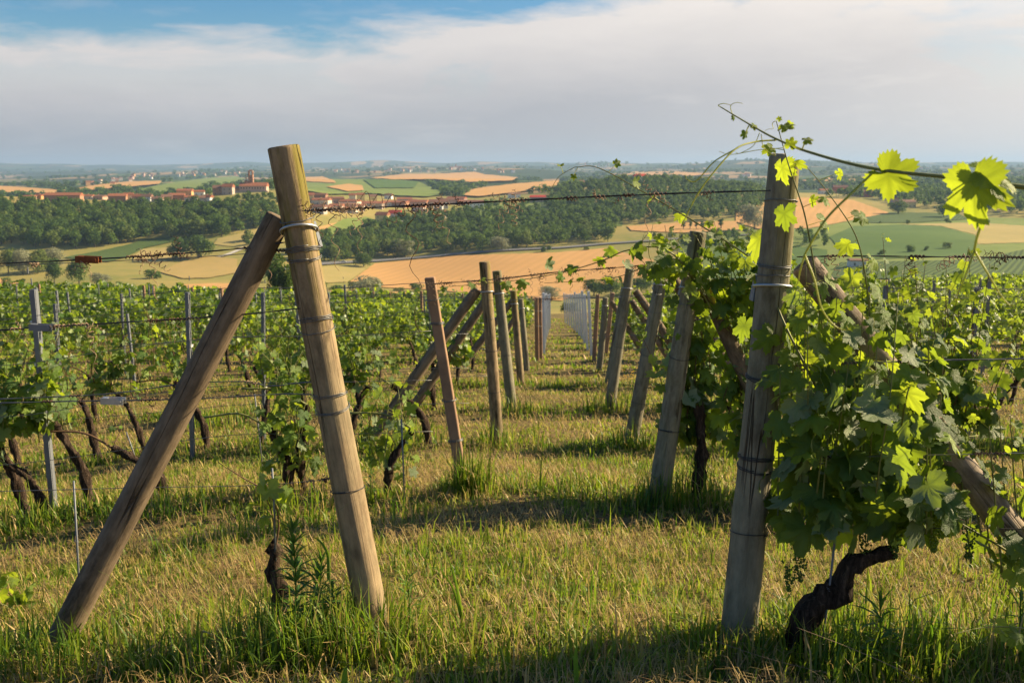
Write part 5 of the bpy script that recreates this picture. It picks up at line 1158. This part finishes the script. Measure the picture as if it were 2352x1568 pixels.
for k in range(6):
    u_ = 1450 + 22 * k; vo.shoot([at(u_ + 70, 640, 6.4), at(u_ + 20, 590, 6.3), at(u_ + random.uniform(-30, 30), random.uniform(480, 540), 6.3)], .0035, .0012, .075, .07, .5, (0, -.3), .08)
vo.finish()
# left hand: second row, plant by plant
def left(u, y, *a, **k): return row_vine(px_x(u, y), y, *a, **k)
S2 = 'second row vines on the left'
left(-60, 6.9, 'vine cut by the left edge of the picture', S2, True, 16, 1.55, .075, ('leaf', 'young'), young=.25)
left(40, 6.9, 'leafy vine left of the clipped stake', S2, True, 16, 1.3, .075, ('leaf', 'young'), young=.25)
left(95, 6.8, 'stubby twisted trunk at the foot of the clipped stake', S2, True, 8, 1.4, .07, trunk_h=.36, lean=-.22)
left(190, 6.85, 'vine right of the clipped stake', S2, True, 8, 1.1, .066)
left(372, 6.8, 'short dark trunk behind the long brace with few leaves', S2, True, 1, .7, .05, trunk_h=.36, lean=-.30)
left(655, 6.7, 'bushy low shoots between brace and foreground post', S2, True, 15, .8, .058, ('mid', 'mid_young'), young=.5, trunk_h=.45, low=True, cap=150)
left(690, 6.75, 'thin leafy vine just left of the foreground post', S2, True, 6, 1.0, .058, young=.4)
left(885, 6.7, 'low leafy vine right of the foreground post', S2, True, 14, .55, .056, young=.4, trunk_h=.45, low=True)
# third row left
for k, u in enumerate((30, 215, 330, 470, 590, 700, 800, 985)):
    left(u, 9.75, ['third row vine at the left edge', 'thick dark trunk under the steel tensioner', 'third row vine left of the brace', 'third row vine behind the brace', 'third row vine beside the steel stake', 'third row vine behind the foreground post', 'third row vine right of the foreground post', 'bent black trunk beside the square reddish post'][k], 'third row vines on the left', True, 3 if k in (7, 1) else 12, 1.4, .066, young=.45, lean=(-.3 if k == 7 else None), trunk_h=.6, cap=130)
for kk in range(3, 6):
    y_ = ROWS_Y[kk]; x_ = xl(y_) - .7; cnt = 0
    while x_ > -.56 * y_:
        cnt += 1; row_vine(x_, y_, '%s vine from the alley in the %s row on the left' % (ORD[cnt - 1], ORD[kk]), 'rear vines left of the alley', False, random.choice((6, 10, 13, 15)), random.uniform(1.15, 1.55), .072, young=.45); x_ -= random.uniform(.95, 1.25)
# front row, left: nearly bare plants
f1 = Vine(hit(640, 1440, 2, 6), 'old reddish stump with one young leafy cane below the wires', None, True, ('leaf', 'young'), 80)
bb = f1.base; f1.cmat = 'brown_cane'; f1.trunk([bb + Vector((0, 0, -.05)), at(645, 1370, 3.62), at(628, 1310, 3.62), at(632, 1262, 3.62), at(618, 1250, 3.62)], .022, .2)
f1.shoot([at(632, 1262, 3.62), at(640, 1200, 3.6), at(628, 1150, 3.6), at(600, 1120, 3.58), at(560, 1098, 3.56), at(500, 1060, 3.56)], .0045, .0018, .045, .062, 1.0, (.3, -.3), .05, .12)
f1.shoot([at(632, 1230, 3.62), at(622, 1170, 3.6), at(600, 1120, 3.58)], .003, .0015, .05, .055, 1.0, (.3, -.3), .0, .08); f1.finish('brown_cane')
f2 = Vine(hit(70, 1400, 2, 6), 'low yellow green shoots at the left edge of the grass', None, True, ('leaf', 'young'), 60)
for a in ((0, 1310), (40, 1305), (90, 1318), (-40, 1330), (20, 1500), (60, 1520)): f2.shoot([f2.base + Vector((random.uniform(-.1, .1), 0, 0)), at(a[0] + 10, a[1] + 40, f2.base.y - .1), at(a[0], a[1], f2.base.y - .15)], .003, .0015, .05, .06, .8, (0, -.3), .1, .12)
f2.finish()

# ------------------------------------------------------------------ long young shoot leaning in from the right, close to the lens
ls = Vine(at(2560, 452, 1.7), 'long young vine shoot reaching in from the right above the post', None, True, ('fine', 'fine'), 60, 'vine_shoot')
ls.shoot([at(2560, 452, 1.7), at(2352, 430, 1.75), at(2228, 412, 1.8), at(2010, 388, 1.95), at(1860, 350, 2.1), at(1780, 318, 2.2), at(1720, 285, 2.25), at(1655, 246, 2.3)], .0052, .0013, 9, .05, 1, None, 1, 9, curl_tip=False)
def lf(u, v, y, tip, nm, s, anchor=None):
    p = at(u, v, y); ls.leaf(p, Vector(tip), Vector(nm), s, True)
    if anchor: ls.pet.tube([at(*anchor) - ls.base, p - ls.base], [.0016, .0012], 5, False)
lf(2030, 398, 1.93, (.75, -.1, -.42), (-.62, -.7, -.1), .062, (2012, 388, 1.95)); lf(2235, 408, 1.72, (.05, -.2, -1), (-.6, -.75, .0), .078, (2228, 412, 1.8)); lf(2262, 395, 1.72, (.85, -.1, -.35), (.0, -.6, .9), .058, (2250, 412, 1.78))
lf(1815, 335, 2.12, (.2, .1, .8), (-.2, -.9, .3), .018, (1840, 345, 2.12)); lf(1850, 322, 2.1, (.8, 0, .1), (0, -.7, .7), .016, (1842, 345, 2.12)); lf(1730, 288, 2.24, (.5, 0, -.3), (.2, -.8, .6), .013, (1728, 290, 2.24)); lf(1712, 305, 2.24, (-.2, 0, -1), (.4, -.8, .3), .014, (1722, 285, 2.25)); lf(1685, 268, 2.28, (.1, 0, -1), (.5, -.8, .2), .009)
lf(1800, 293, 2.2, (.85, 0, .35), (-.2, -.5, .9), .024, (1786, 300, 2.2)); lf(1788, 275, 2.2, (.5, 0, .5), (0, -.9, .3), .008)
def tend(pts, r0=.0016, r1=.0006):
    q = bez([at(*p) for p in pts], 40); n = len(q); MB().tube([a - ls.base for a in q], [r0 + (r1 - r0) * i / n for i in range(n)], 6).build('tendril', MAT['tendril'], ls.o, True)
tend([(1655, 246, 2.3), (1650, 242, 2.3), (1662, 238, 2.3), (1680, 242, 2.3)], .0012); tend([(1684, 268, 2.28), (1678, 245, 2.28), (1690, 236, 2.28), (1706, 238, 2.28)], .001)
tend([(1782, 322, 2.2), (1735, 326, 2.18), (1690, 342, 2.14), (1640, 395, 2.1), (1600, 450, 2.08), (1565, 520, 2.06)], .0022, .0012); tend([(1690, 342, 2.14), (1640, 372, 2.12), (1600, 415, 2.12), (1578, 412, 2.12), (1576, 402, 2.12)], .0016)
tend([(1800, 340, 2.2), (1740, 345, 2.2), (1680, 355, 2.2), (1652, 348, 2.2)], .001); tend([(1745, 305, 2.22), (1730, 335, 2.22), (1700, 352, 2.22), (1690, 350, 2.22)], .0009); tend([(1748, 308, 2.22), (1755, 340, 2.22), (1780, 358, 2.22), (1778, 350, 2.22)], .0009)
tend([(2012, 390, 1.95), (1960, 440, 1.9), (1900, 500, 1.86), (1862, 560, 1.84), (1848, 585, 1.84)], .0024, .0020); tend([(1848, 585, 1.84), (1838, 620, 1.84), (1832, 650, 1.84), (1822, 656, 1.84), (1815, 640, 1.84)], .0018); tend([(1848, 585, 1.84), (1870, 640, 1.82), (1888, 710, 1.8), (1920, 750, 1.8), (1948, 758, 1.8), (1944, 748, 1.8)], .0022)
tend([(2258, 505, 1.72), (2244, 545, 1.72), (2238, 575, 1.72)], .0024, .0022); tend([(2238, 575, 1.72), (2215, 640, 1.7), (2190, 690, 1.7), (2172, 712, 1.7)], .0020); tend([(2238, 575, 1.72), (2270, 630, 1.7), (2300, 680, 1.7), (2322, 702, 1.7), (2328, 690, 1.7)], .0020)
ls.finish()

# ------------------------------------------------------------------ vine rows further down the slope
def vine_row(y, x0, x1, dens, tri, hgt, label, group, yg=.16):
    L = abs(x1 - x0); n = int(L * dens); r = np.random.default_rng(int(y * 10) + int(x0 > 0))
    x = r.uniform(min(x0, x1), max(x0, x1), n)
    hh = (hgt * (.72 + .5 * hash_noise(x, x * 0 + y, 1.1) + .35 * hash_noise(x, x * 0 + y, .45)))
    gap = hash_noise(x, x * 0 + y * 3, 2.3) > -.34
    x, hh = x[gap], hh[gap]; n = len(x)
    P = np.stack([x, y + r.normal(size=n) * .16, G(x, np.full(n, y)) + .25 + r.random(n) ** .8 * hh], 1)
    nr = r.normal(size=(n, 3)) + np.array([.2, -.4, .6]); nr /= np.linalg.norm(nr, axis=1)[:, None]
    a = np.cross(nr, r.normal(size=(n, 3))); a /= np.linalg.norm(a, axis=1)[:, None]; b = np.cross(nr, a); s = tri * r.uniform(.6, 1.3, n)[:, None]
    V = np.stack([P + a * s, P + b * s * .8, P - a * s * .8, P - b * s * .7], 1).reshape(-1, 3); q = np.arange(4 * n).reshape(-1, 4)
    me = mesh_np('foliage', V, [q], {'tint': ('POINT', np.repeat(r.random(n), 4)), 'vein': ('POINT', np.zeros(4 * n))}, False, [MAT['leaf'], MAT['leaf_young']], (r.random(n) < yg).astype(int))
    o = empty('vine_row', ((x0 + x1) / 2, y, g((x0 + x1) / 2, y)), label, 'vine row', group)
    f = link('foliage', me, o, (-(x0 + x1) / 2, -y, -g((x0 + x1) / 2, y))); f['kind'] = 'stuff'
for k in range(6, 17):
    y_ = ROWS_Y[k]
    vine_row(y_, xl(y_) - .5, -.62 * y_, 170, .085, 1.3, '%s vine row from the front, left of the alley' % ORD[k], 'middle distance rows on the left')
    vine_row(y_, xr(y_) + .9, .62 * y_, 170, .085, 1.3, '%s vine row from the front, right of the alley' % ORD[k], 'middle distance rows on the right')
y_ = ROWS_Y[16] + 4; cnt = 0
while y_ < 225:
    vine_row(y_, .9 if y_ < 80 else -.16 * y_ + 12, -.66 * y_, 90 if y_ < 100 else 48, .17 if y_ < 100 else .30, 1.7, '%s dense vine row up the lower left slope' % ORD[cnt], 'vine rows on the lower left slope', .06)
    if y_ < 120: vine_row(y_, .11 * y_ + 2, .66 * y_, 70, .18, 1.6, '%s dense vine row up the lower right slope' % ORD[cnt], 'vine rows on the lower right slope', .06)
    y_ += 3.2 + y_ * .018; cnt += 1

# ================================================================== GRASS, WEEDS AND STALKS
def grass_mat():
    b = NB('grass_blades'); t = b.attr('tint')
    col = b.ramp(t, [(0, (.04, .095, .012)), (.3, (.105, .185, .018)), (.52, (.27, .31, .03)), (.66, (.44, .34, .09)), (.86, (.60, .43, .20)), (1, (.24, .13, .06))])
    tr = b.ramp(t, [(0, (.16, .32, .02)), (.4, (.36, .46, .03)), (.7, (.5, .4, .12)), (1, (.4, .28, .12))])
    return b.done(b.leafy(col, tr, .40, .5, .3))
MAT['grass'] = grass_mat()
def blades(x, y, h, w, lean, tint, seed, name, label, bend=1.0, zoff=-.01):
    r = np.random.default_rng(seed); n = len(x); z = G(x, y) + zoff
    a = r.uniform(0, 2 * np.pi, n); d = np.stack([np.cos(a), np.sin(a)], 1); s = np.stack([-np.sin(a), np.cos(a)], 1) * (w / 2)[:, None]
    B = np.stack([x, y, z], 1)
    c, sn = np.cos(lean * .45), np.sin(lean * .45); M = B + np.concatenate([d * (h * .55 * sn)[:, None], (h * .55 * c)[:, None]], 1)
    c, sn = np.cos(lean * bend), np.sin(lean * bend); T = M + np.concatenate([d * (h * .5 * sn)[:, None], (h * .5 * c)[:, None]], 1)
    S = np.concatenate([s, np.zeros((n, 1))], 1)
    V = np.stack([B - S, B + S, M + S * .75, M - S * .75, T], 1).reshape(-1, 3); k = np.arange(n)[:, None] * 5
    q = k + np.array([0, 1, 2, 3]); t = k + np.array([3, 2, 4])
    o = link(name, mesh_np(name, V, [q, t], {'tint': ('POINT', np.repeat(tint, 5))}, True, [MAT['grass']]))
    return tag(o, label, 'grass', kind='stuff')
def lawn(y0, y1, clumps, per, strawd, wscale, seed, label):
    """clumped mown grass with a loose litter of straw on it"""
    r = np.random.default_rng(seed); area = (y1 ** 2 - y0 ** 2) * .60
    def field(n):
        y = np.sqrt(r.uniform(y0 ** 2, y1 ** 2, n)); x = r.uniform(-.60, .60, n) * y
        ph = (y - 3.6 + .02 * x) / 3.05; fr = ph - np.floor(ph)               # 0 at the vine line, 1 just before the next
        strip = np.exp(-((fr - .97) / .10) ** 2) + np.exp(-((fr + .03) / .10) ** 2)   # uncut grass under the rows
        bare = np.exp(-((fr - .80) / .06) ** 2) * np.clip(.6 + hash_noise(x, y, .7), 0, 1)
        dry = 1.1 * hash_noise(x, y, 1.7) + 1.2 * hash_noise(x, y, .6) + .9 * hash_noise(x, y, .23)
        return x, y, strip, bare, dry
    x, y, strip, bare, dry = field(int(area * clumps))
    keep = r.random(len(x)) > np.clip(bare * 1.1 + np.clip(dry + .04, 0, 1) * 1.05 - strip * .3, 0, .95)
    x, y, strip, dry = x[keep], y[keep], strip[keep], dry[keep]; m = len(x)
    big = r.lognormal(0, .38, m) * (1 + strip * r.uniform(.3, 1.6, m)) * (1 + .7 * np.clip(-dry, 0, 1)); ct = np.clip(r.normal(.38, .13, m) + .16 * dry - strip * .12, .05, .6)
    k = np.repeat(np.arange(m), per); n = len(k)
    sp = .018 * wscale * np.sqrt(big[k])
    bx, by = x[k] + r.normal(size=n) * sp, y[k] + r.normal(size=n) * sp
    h = .036 * big[k] * r.uniform(.45, 1.35, n); w = r.uniform(.0030, .0072, n) * wscale * np.clip(big[k], .7, 1.5)
    lean = np.abs(r.normal(.62, .45, n)); tint = np.where(r.random(n) < .2, r.uniform(.62, .9, n), np.clip(ct[k] + r.normal(0, .07, n), 0, .6))
    x, y, strip, bare, dry = field(int(area * strawd))
    keep = r.random(len(x)) < np.clip(.40 + dry * 1.0 - strip * .3, .05, 1); x, y, strip, dry = x[keep], y[keep], strip[keep], dry[keep]; q = len(x)
    c = np.concatenate
    return blades(c([bx, x]), c([by, y]), c([h, r.uniform(.05, .15, q)]), c([w, r.uniform(.0018, .0038, q) * wscale]), c([lean, r.uniform(1.15, 1.62, q)]), c([tint, r.uniform(.66, 1.0, q)]), seed + 1, 'grass', label, 1.25, c([np.full(n, -.006), r.uniform(0, .045, q)]))
lawn(2.4, 5.4, 600, 9, 2300, 1.0, 101, 'mown grass and straw in the foreground')
lawn(5.4, 9.6, 330, 8, 1000, 1.4, 102, 'mown grass and straw between the second and third rows')
lawn(9.6, 17, 130, 7, 320, 2.2, 103, 'mown grass of the alley')
lawn(17, 34, 25, 6, 45, 4.6, 104, 'grass between the rear rows')
lawn(34, 70, 3, 5, 4, 11.0, 105, 'grass far down the alley')
# tufts around the feet of posts and trunks
def tufts(spots, seed, label):
    r = np.random.default_rng(seed); X, Y, Hh, Wd, Le, Ti = [], [], [], [], [], []
    for (u, v, n, rad, h) in spots:
        p = hit(u, v, 2.0, 40); a = r.uniform(0, 6.28, n); q = rad * np.sqrt(r.random(n))
        X.append(p.x + q * np.cos(a)); Y.append(p.y + q * np.sin(a) * .7); Hh.append(h * r.uniform(.45, 1.15, n)); Wd.append(r.uniform(.004, .009, n) * (1 + p.y / 14)); Le.append(np.abs(r.normal(.3, .32, n)))
        Ti.append(np.where(r.random(n) < .15, r.uniform(.62, .9, n), np.clip(r.normal(.22, .12, n), 0, .5)))
    c = np.concatenate
    return blades(c(X), c(Y), c(Hh), c(Wd), c(Le), c(Ti), seed, 'grass_tufts', label, 2.0)
sp = [(870, 1485, 200, .18, .24), (800, 1505, 150, .24, .22), (940, 1500, 110, .22, .2), (560, 1515, 150, .3, .22), (660, 1520, 200, .25, .28), (450, 1540, 100, .25, .16), (720, 1520, 200, .2, .28), (1085, 1135, 240, .14, .36), (1060, 1125, 90, .16, .2), (1560, 1160, 260, .30, .32), (1500, 1165, 90, .2, .2),
      (1720, 1480, 120, .2, .16), (1900, 1530, 180, .3, .22), (2050, 1520, 180, .35, .22), (2250, 1520, 200, .35, .24), (1300, 1545, 120, .4, .16), (1150, 1550, 100, .4, .16), (1500, 1530, 120, .35, .2), (120, 1510, 160, .25, .22), (260, 1530, 140, .3, .2), (30, 1540, 120, .25, .2),
      (1145, 1030, 80, .22, .3), (1450, 1030, 80, .2, .3), (1170, 950, 90, .3, .3), (1400, 945, 110, .3, .34), (480, 985, 200, .5, .34), (900, 1010, 150, .5, .3), (1240, 960, 120, .6, .22), (560, 1240, 60, .2, .22), (700, 1180, 80, .3, .25), (130, 1195, 90, .2, .2), (400, 1180, 110, .3, .22), (930, 1200, 90, .3, .22)]
tufts(sp, 201, 'long uncut grass around the posts and trunks')
# broad leaved blades sprinkled over the mown strip
r = np.random.default_rng(7); n = 420; y = np.sqrt(r.uniform(2.7 ** 2, 11 ** 2, n)); x = r.uniform(-.56, .56, n) * y
blades(np.repeat(x, 5) + r.normal(0, .02, n * 5), np.repeat(y, 5) + r.normal(0, .02, n * 5), r.uniform(.07, .2, n * 5), r.uniform(.006, .013, n * 5), np.abs(r.normal(.45, .3, n * 5)), np.clip(r.normal(.34, .09, n * 5), 0, .5), 301, 'broad_grass', 'broad grass sprouts scattered on the mown strip', 1.5)

# ------------------------------------------------------------------ leafy weeds
def lance(mat):
    V = [(0, 0, 0), (.07, .3, .02), (0, .3, -.01), (-.07, .3, .02), (.055, .65, -.04), (0, .65, -.07), (-.055, .65, -.04), (0, 1, -.22)]
    T = [(0, 1, 2), (0, 2, 3), (1, 4, 5), (1, 5, 2), (2, 5, 6), (2, 6, 3), (4, 7, 5), (5, 7, 6)]
    return mesh_np('leaf', np.array(V, float), [np.array(T)], {'tint': ('POINT', np.zeros(8)), 'vein': ('POINT', [.8, 0, .8, 0, 0, .8, 0, 0])}, True, [MAT[mat]])
LANCE = lance('weed')
def weed(u, v, h, n, label, size=.11, lean=(0, 0)):
    p = hit(u, v, 2, 20); o = empty('weed_plant', p, label, 'weed'); m = MB()
    top = Vector((lean[0], lean[1], h)); P = bez([(0, 0, -.02), top * .5 + Vector((.01, 0, 0)), top], 10); m.tube(P, [.004 * (1 - .6 * i / len(P)) for i in range(len(P))], 6); m.build('stem', MAT['weed'], o, True)
    for k in range(n):
        f = .08 + .92 * k / n; a = k * 2.4 + random.gauss(0, .35); q = P[min(len(P) - 1, int(f * (len(P) - 1)))]; el_ = .1 + 1.1 * f ** 2 + random.gauss(0, .28)
        d_ = Vector((math.cos(a) * math.cos(el_), math.sin(a) * math.cos(el_), math.sin(el_)))
        lo = link('leaf', LANCE, o); lo.matrix_basis = Matrix.Translation(q) @ leaf_basis(d_, Vector((0, 0, 1)) - d_ * .2 + Vector((random.gauss(0, .2), 0, 0)), size * (1.1 - .5 * f) * random.uniform(.55, 1.2)).to_4x4()
    return o
weed(676, 1478, .50, 150, 'tall willow leaved weed beside the stump', .12, (.01, 0)); weed(712, 1490, .38, 90, 'second willow leaved weed leaning right near the stump', .12, (.06, -.02)); weed(765, 1470, .24, 50, 'short weed left of the foreground post base', .10); weed(935, 1440, .22, 45, 'short weed right of the foreground post base', .09)
weed(2010, 1530, .26, 44, 'willow leaved weed right of the black trunk', .15); weed(1960, 1545, .16, 16, 'small weed at the foot of the black trunk', .12); weed(2330, 1500, .24, 24, 'weed at the right edge of the grass', .13); weed(850, 1140, .34, 34, 'weed behind the foreground post', .10); weed(1590, 1150, .36, 30, 'weed right of the second right post', .10)
weed(1780, 1490, .14, 26, 'low bramble at the foot of the split topped post', .07); weed(1740, 1500, .12, 20, 'small bramble left of the trunk', .07)
def stalk(pts, r0, label, name='grass_stalk', mat='dry', ears=0, y=None):
    P = [at(*p) for p in pts]; b = P[0]; o = empty(name, b, label, 'grass stalk'); m = MB(); q = [a - b for a in bez(P, 24)]; n = len(q); m.tube(q, [r0 * (1 - .6 * i / n) for i in range(n)], 5); m.build('stem', MAT[mat], o, True)
    for k in range(ears):
        f = n - 1 - int(k * 1.3); c = q[max(0, f)]; m = MB(); d_ = Vector((random.uniform(-.5, .5), random.uniform(-.2, .2), -1)).normalized() * .022
        m.tube([c, c + d_ * .4, c + d_], [.0006, .0022, .0004], 5); m.build('seed_head', MAT['dry'], o, True)
    return o
stalk([(1585, 1420, 3.9), (1570, 1290, 3.9), (1545, 1190, 3.88)], .0014, 'dry oat stalk standing in the alley, right one', ears=6); stalk([(1375, 1400, 4.0), (1372, 1310, 4.0), (1360, 1240, 3.98)], .0012, 'dry oat stalk standing in the alley, left one', ears=5)
stalk([(1270, 1290, 4.6), (1310, 1255, 4.6), (1335, 1240, 4.6)], .0012, 'bent pale oat stalk low in the alley', ears=6); stalk([(760, 1440, 3.45), (758, 1340, 3.45), (760, 1200, 3.5), (800, 1155, 3.5)], .0014, 'thin green stalk left of the foreground post', mat='cane')
stalk([(230, 1470, 3.5), (258, 1400, 3.5), (255, 1330, 3.5), (225, 1310, 3.5)], .0012, 'thin green stalk in front of the brace', mat='cane', ears=0); stalk([(2120, 1560, 3.0), (1960, 1490, 3.0), (1830, 1440, 3.0)], .0013, 'long straw lying across the shaded grass'); stalk([(1640, 1470, 3.2), (1760, 1510, 3.1), (1900, 1545, 3.0)], .0012, 'long straw in front of the right post')
def broad_blade(pts, w, label):
    P = [at(*p) for p in pts]; b = P[0]; o = empty('tall_grass_blade', b, label, 'grass blade'); q = [a - b for a in bez(P, 20)]; n = len(q); V, F_ = [], []
    for i, c in enumerate(q):
        ww = w * (1 - (i / n) ** 2.2) * .5 + .0006; V += [(c.x - ww, c.y, c.z), (c.x, c.y + ww * .5, c.z - .001), (c.x + ww, c.y, c.z)]
        if i: k = 3 * i; F_ += [(k - 3, k - 2, k + 1, k), (k - 2, k - 1, k + 2, k + 1)]
    link('blade', mesh_np('blade', np.array(V), [np.array(F_)], {'tint': ('POINT', np.full(len(V), .3)), 'vein': ('POINT', np.zeros(len(V)))}, True, [MAT['weed']]), o)
broad_blade([(1065, 1480, 3.6), (1060, 1420, 3.6), (1040, 1350, 3.6), (1010, 1305, 3.58)], .014, 'broad grass blade in the alley, left one'); broad_blade([(1062, 1480, 3.6), (1058, 1400, 3.6), (1045, 1330, 3.58), (1030, 1280, 3.58)], .013, 'broad grass blade in the alley, right one'); broad_blade([(850, 1470, 3.45), (835, 1410, 3.45), (800, 1390, 3.45), (785, 1395, 3.45)], .012, 'drooping grass blade before the foreground post')
broad_blade([(755, 1330, 3.5), (752, 1270, 3.5), (725, 1235, 3.5), (690, 1235, 3.5)], .013, 'arching pale grass blade left of the foreground post'); broad_blade([(1325, 1568, 3.0), (1322, 1510, 3.0), (1325, 1480, 3.0)], .016, 'upright grass blade at the bottom edge'); broad_blade([(790, 1600, 2.9), (792, 1550, 2.9), (796, 1530, 2.9)], .02, 'upright pointed blade at the bottom left')
# thin support rods
def rod(b_, t_, y, label, r=.004):
    B, T = at(*b_, y), at(*t_, y); o = empty('support_rod', B, label, 'rod'); d_ = T - B; m = MB(); m.tube([d_ * -.15, d_ * .5 + Vector((.003, 0, 0)), d_], r, 7); m.build('shaft', MAT['rust' if r < .0035 else 'dull_steel'], o, True)
    m = MB(); m.tube(helix(r + .002, d_.length * .62, 2, .005, 0, 3, 10), .0012, 4); t = m.build('wire_tie', MAT['wire'], o, True); t.rotation_mode = 'QUATERNION'; t.rotation_quaternion = axis_rot(d_)
rod((186, 1470), (169, 1104), 3.75, 'thin iron rod standing in the grass left of the brace'); rod((930, 1205), (922, 962), 6.5, 'thin iron rod right of the foreground post', .005); rod((632, 1260), (625, 1075), 3.6, 'thin iron rod by the old stump'); rod((1880, 1530), (1917, 1245), 3.4, 'thin iron rod beside the black vine trunk'); rod((318, 1075), (290, 992), 7.0, 'slanted rod left of the brace', .005); rod((603, 1080), (585, 905), 7.2, 'leaning rod between brace and foreground post', .005)
# small flowers
def flowers(u, v, n, h, mat, label, spread=.16):
    p = hit(u, v, 2, 40); o = empty('wild_flower', p, label, 'flower'); st = MB()
    for k in range(n):
        b = Vector((random.gauss(0, spread), random.gauss(0, spread * .6), 0)); t = b + Vector((random.gauss(0, .03), random.gauss(0, .03), h * random.uniform(.7, 1.1))); st.tube([b, (b + t) / 2, t], .002, 4)
        m = MB(); m.add(np.array([(0, 0, .004)] + [(math.cos(i) * .02 * (1 if i % 2 else .6), math.sin(i) * .02 * (1 if i % 2 else .6), 0.006 * (i % 2)) for i in range(6)]) + np.array(t), t=[(0, 1 + i, 1 + (i + 1) % 6) for i in range(6)]); m.build('blossom', MAT[mat], o)
    st.build('stems', MAT['weed'], o)['kind'] = 'stuff'
flowers(1432, 905, 16, .34, 'yellow_flower', 'yellow wild flowers at the foot of the leaning posts'); flowers(880, 815, 22, .3, 'white_flower', 'white wild flowers among the left rows', .5); flowers(970, 800, 16, .3, 'white_flower', 'white wild flowers left of the slim posts', .5)
for o in SC.objects:                                       # alike meshes keep one shared data block; nothing else to tidy
    if o.type == 'MESH' and 'kind' not in o and o.parent is None and 'category' not in o: o['kind'] = 'structure'
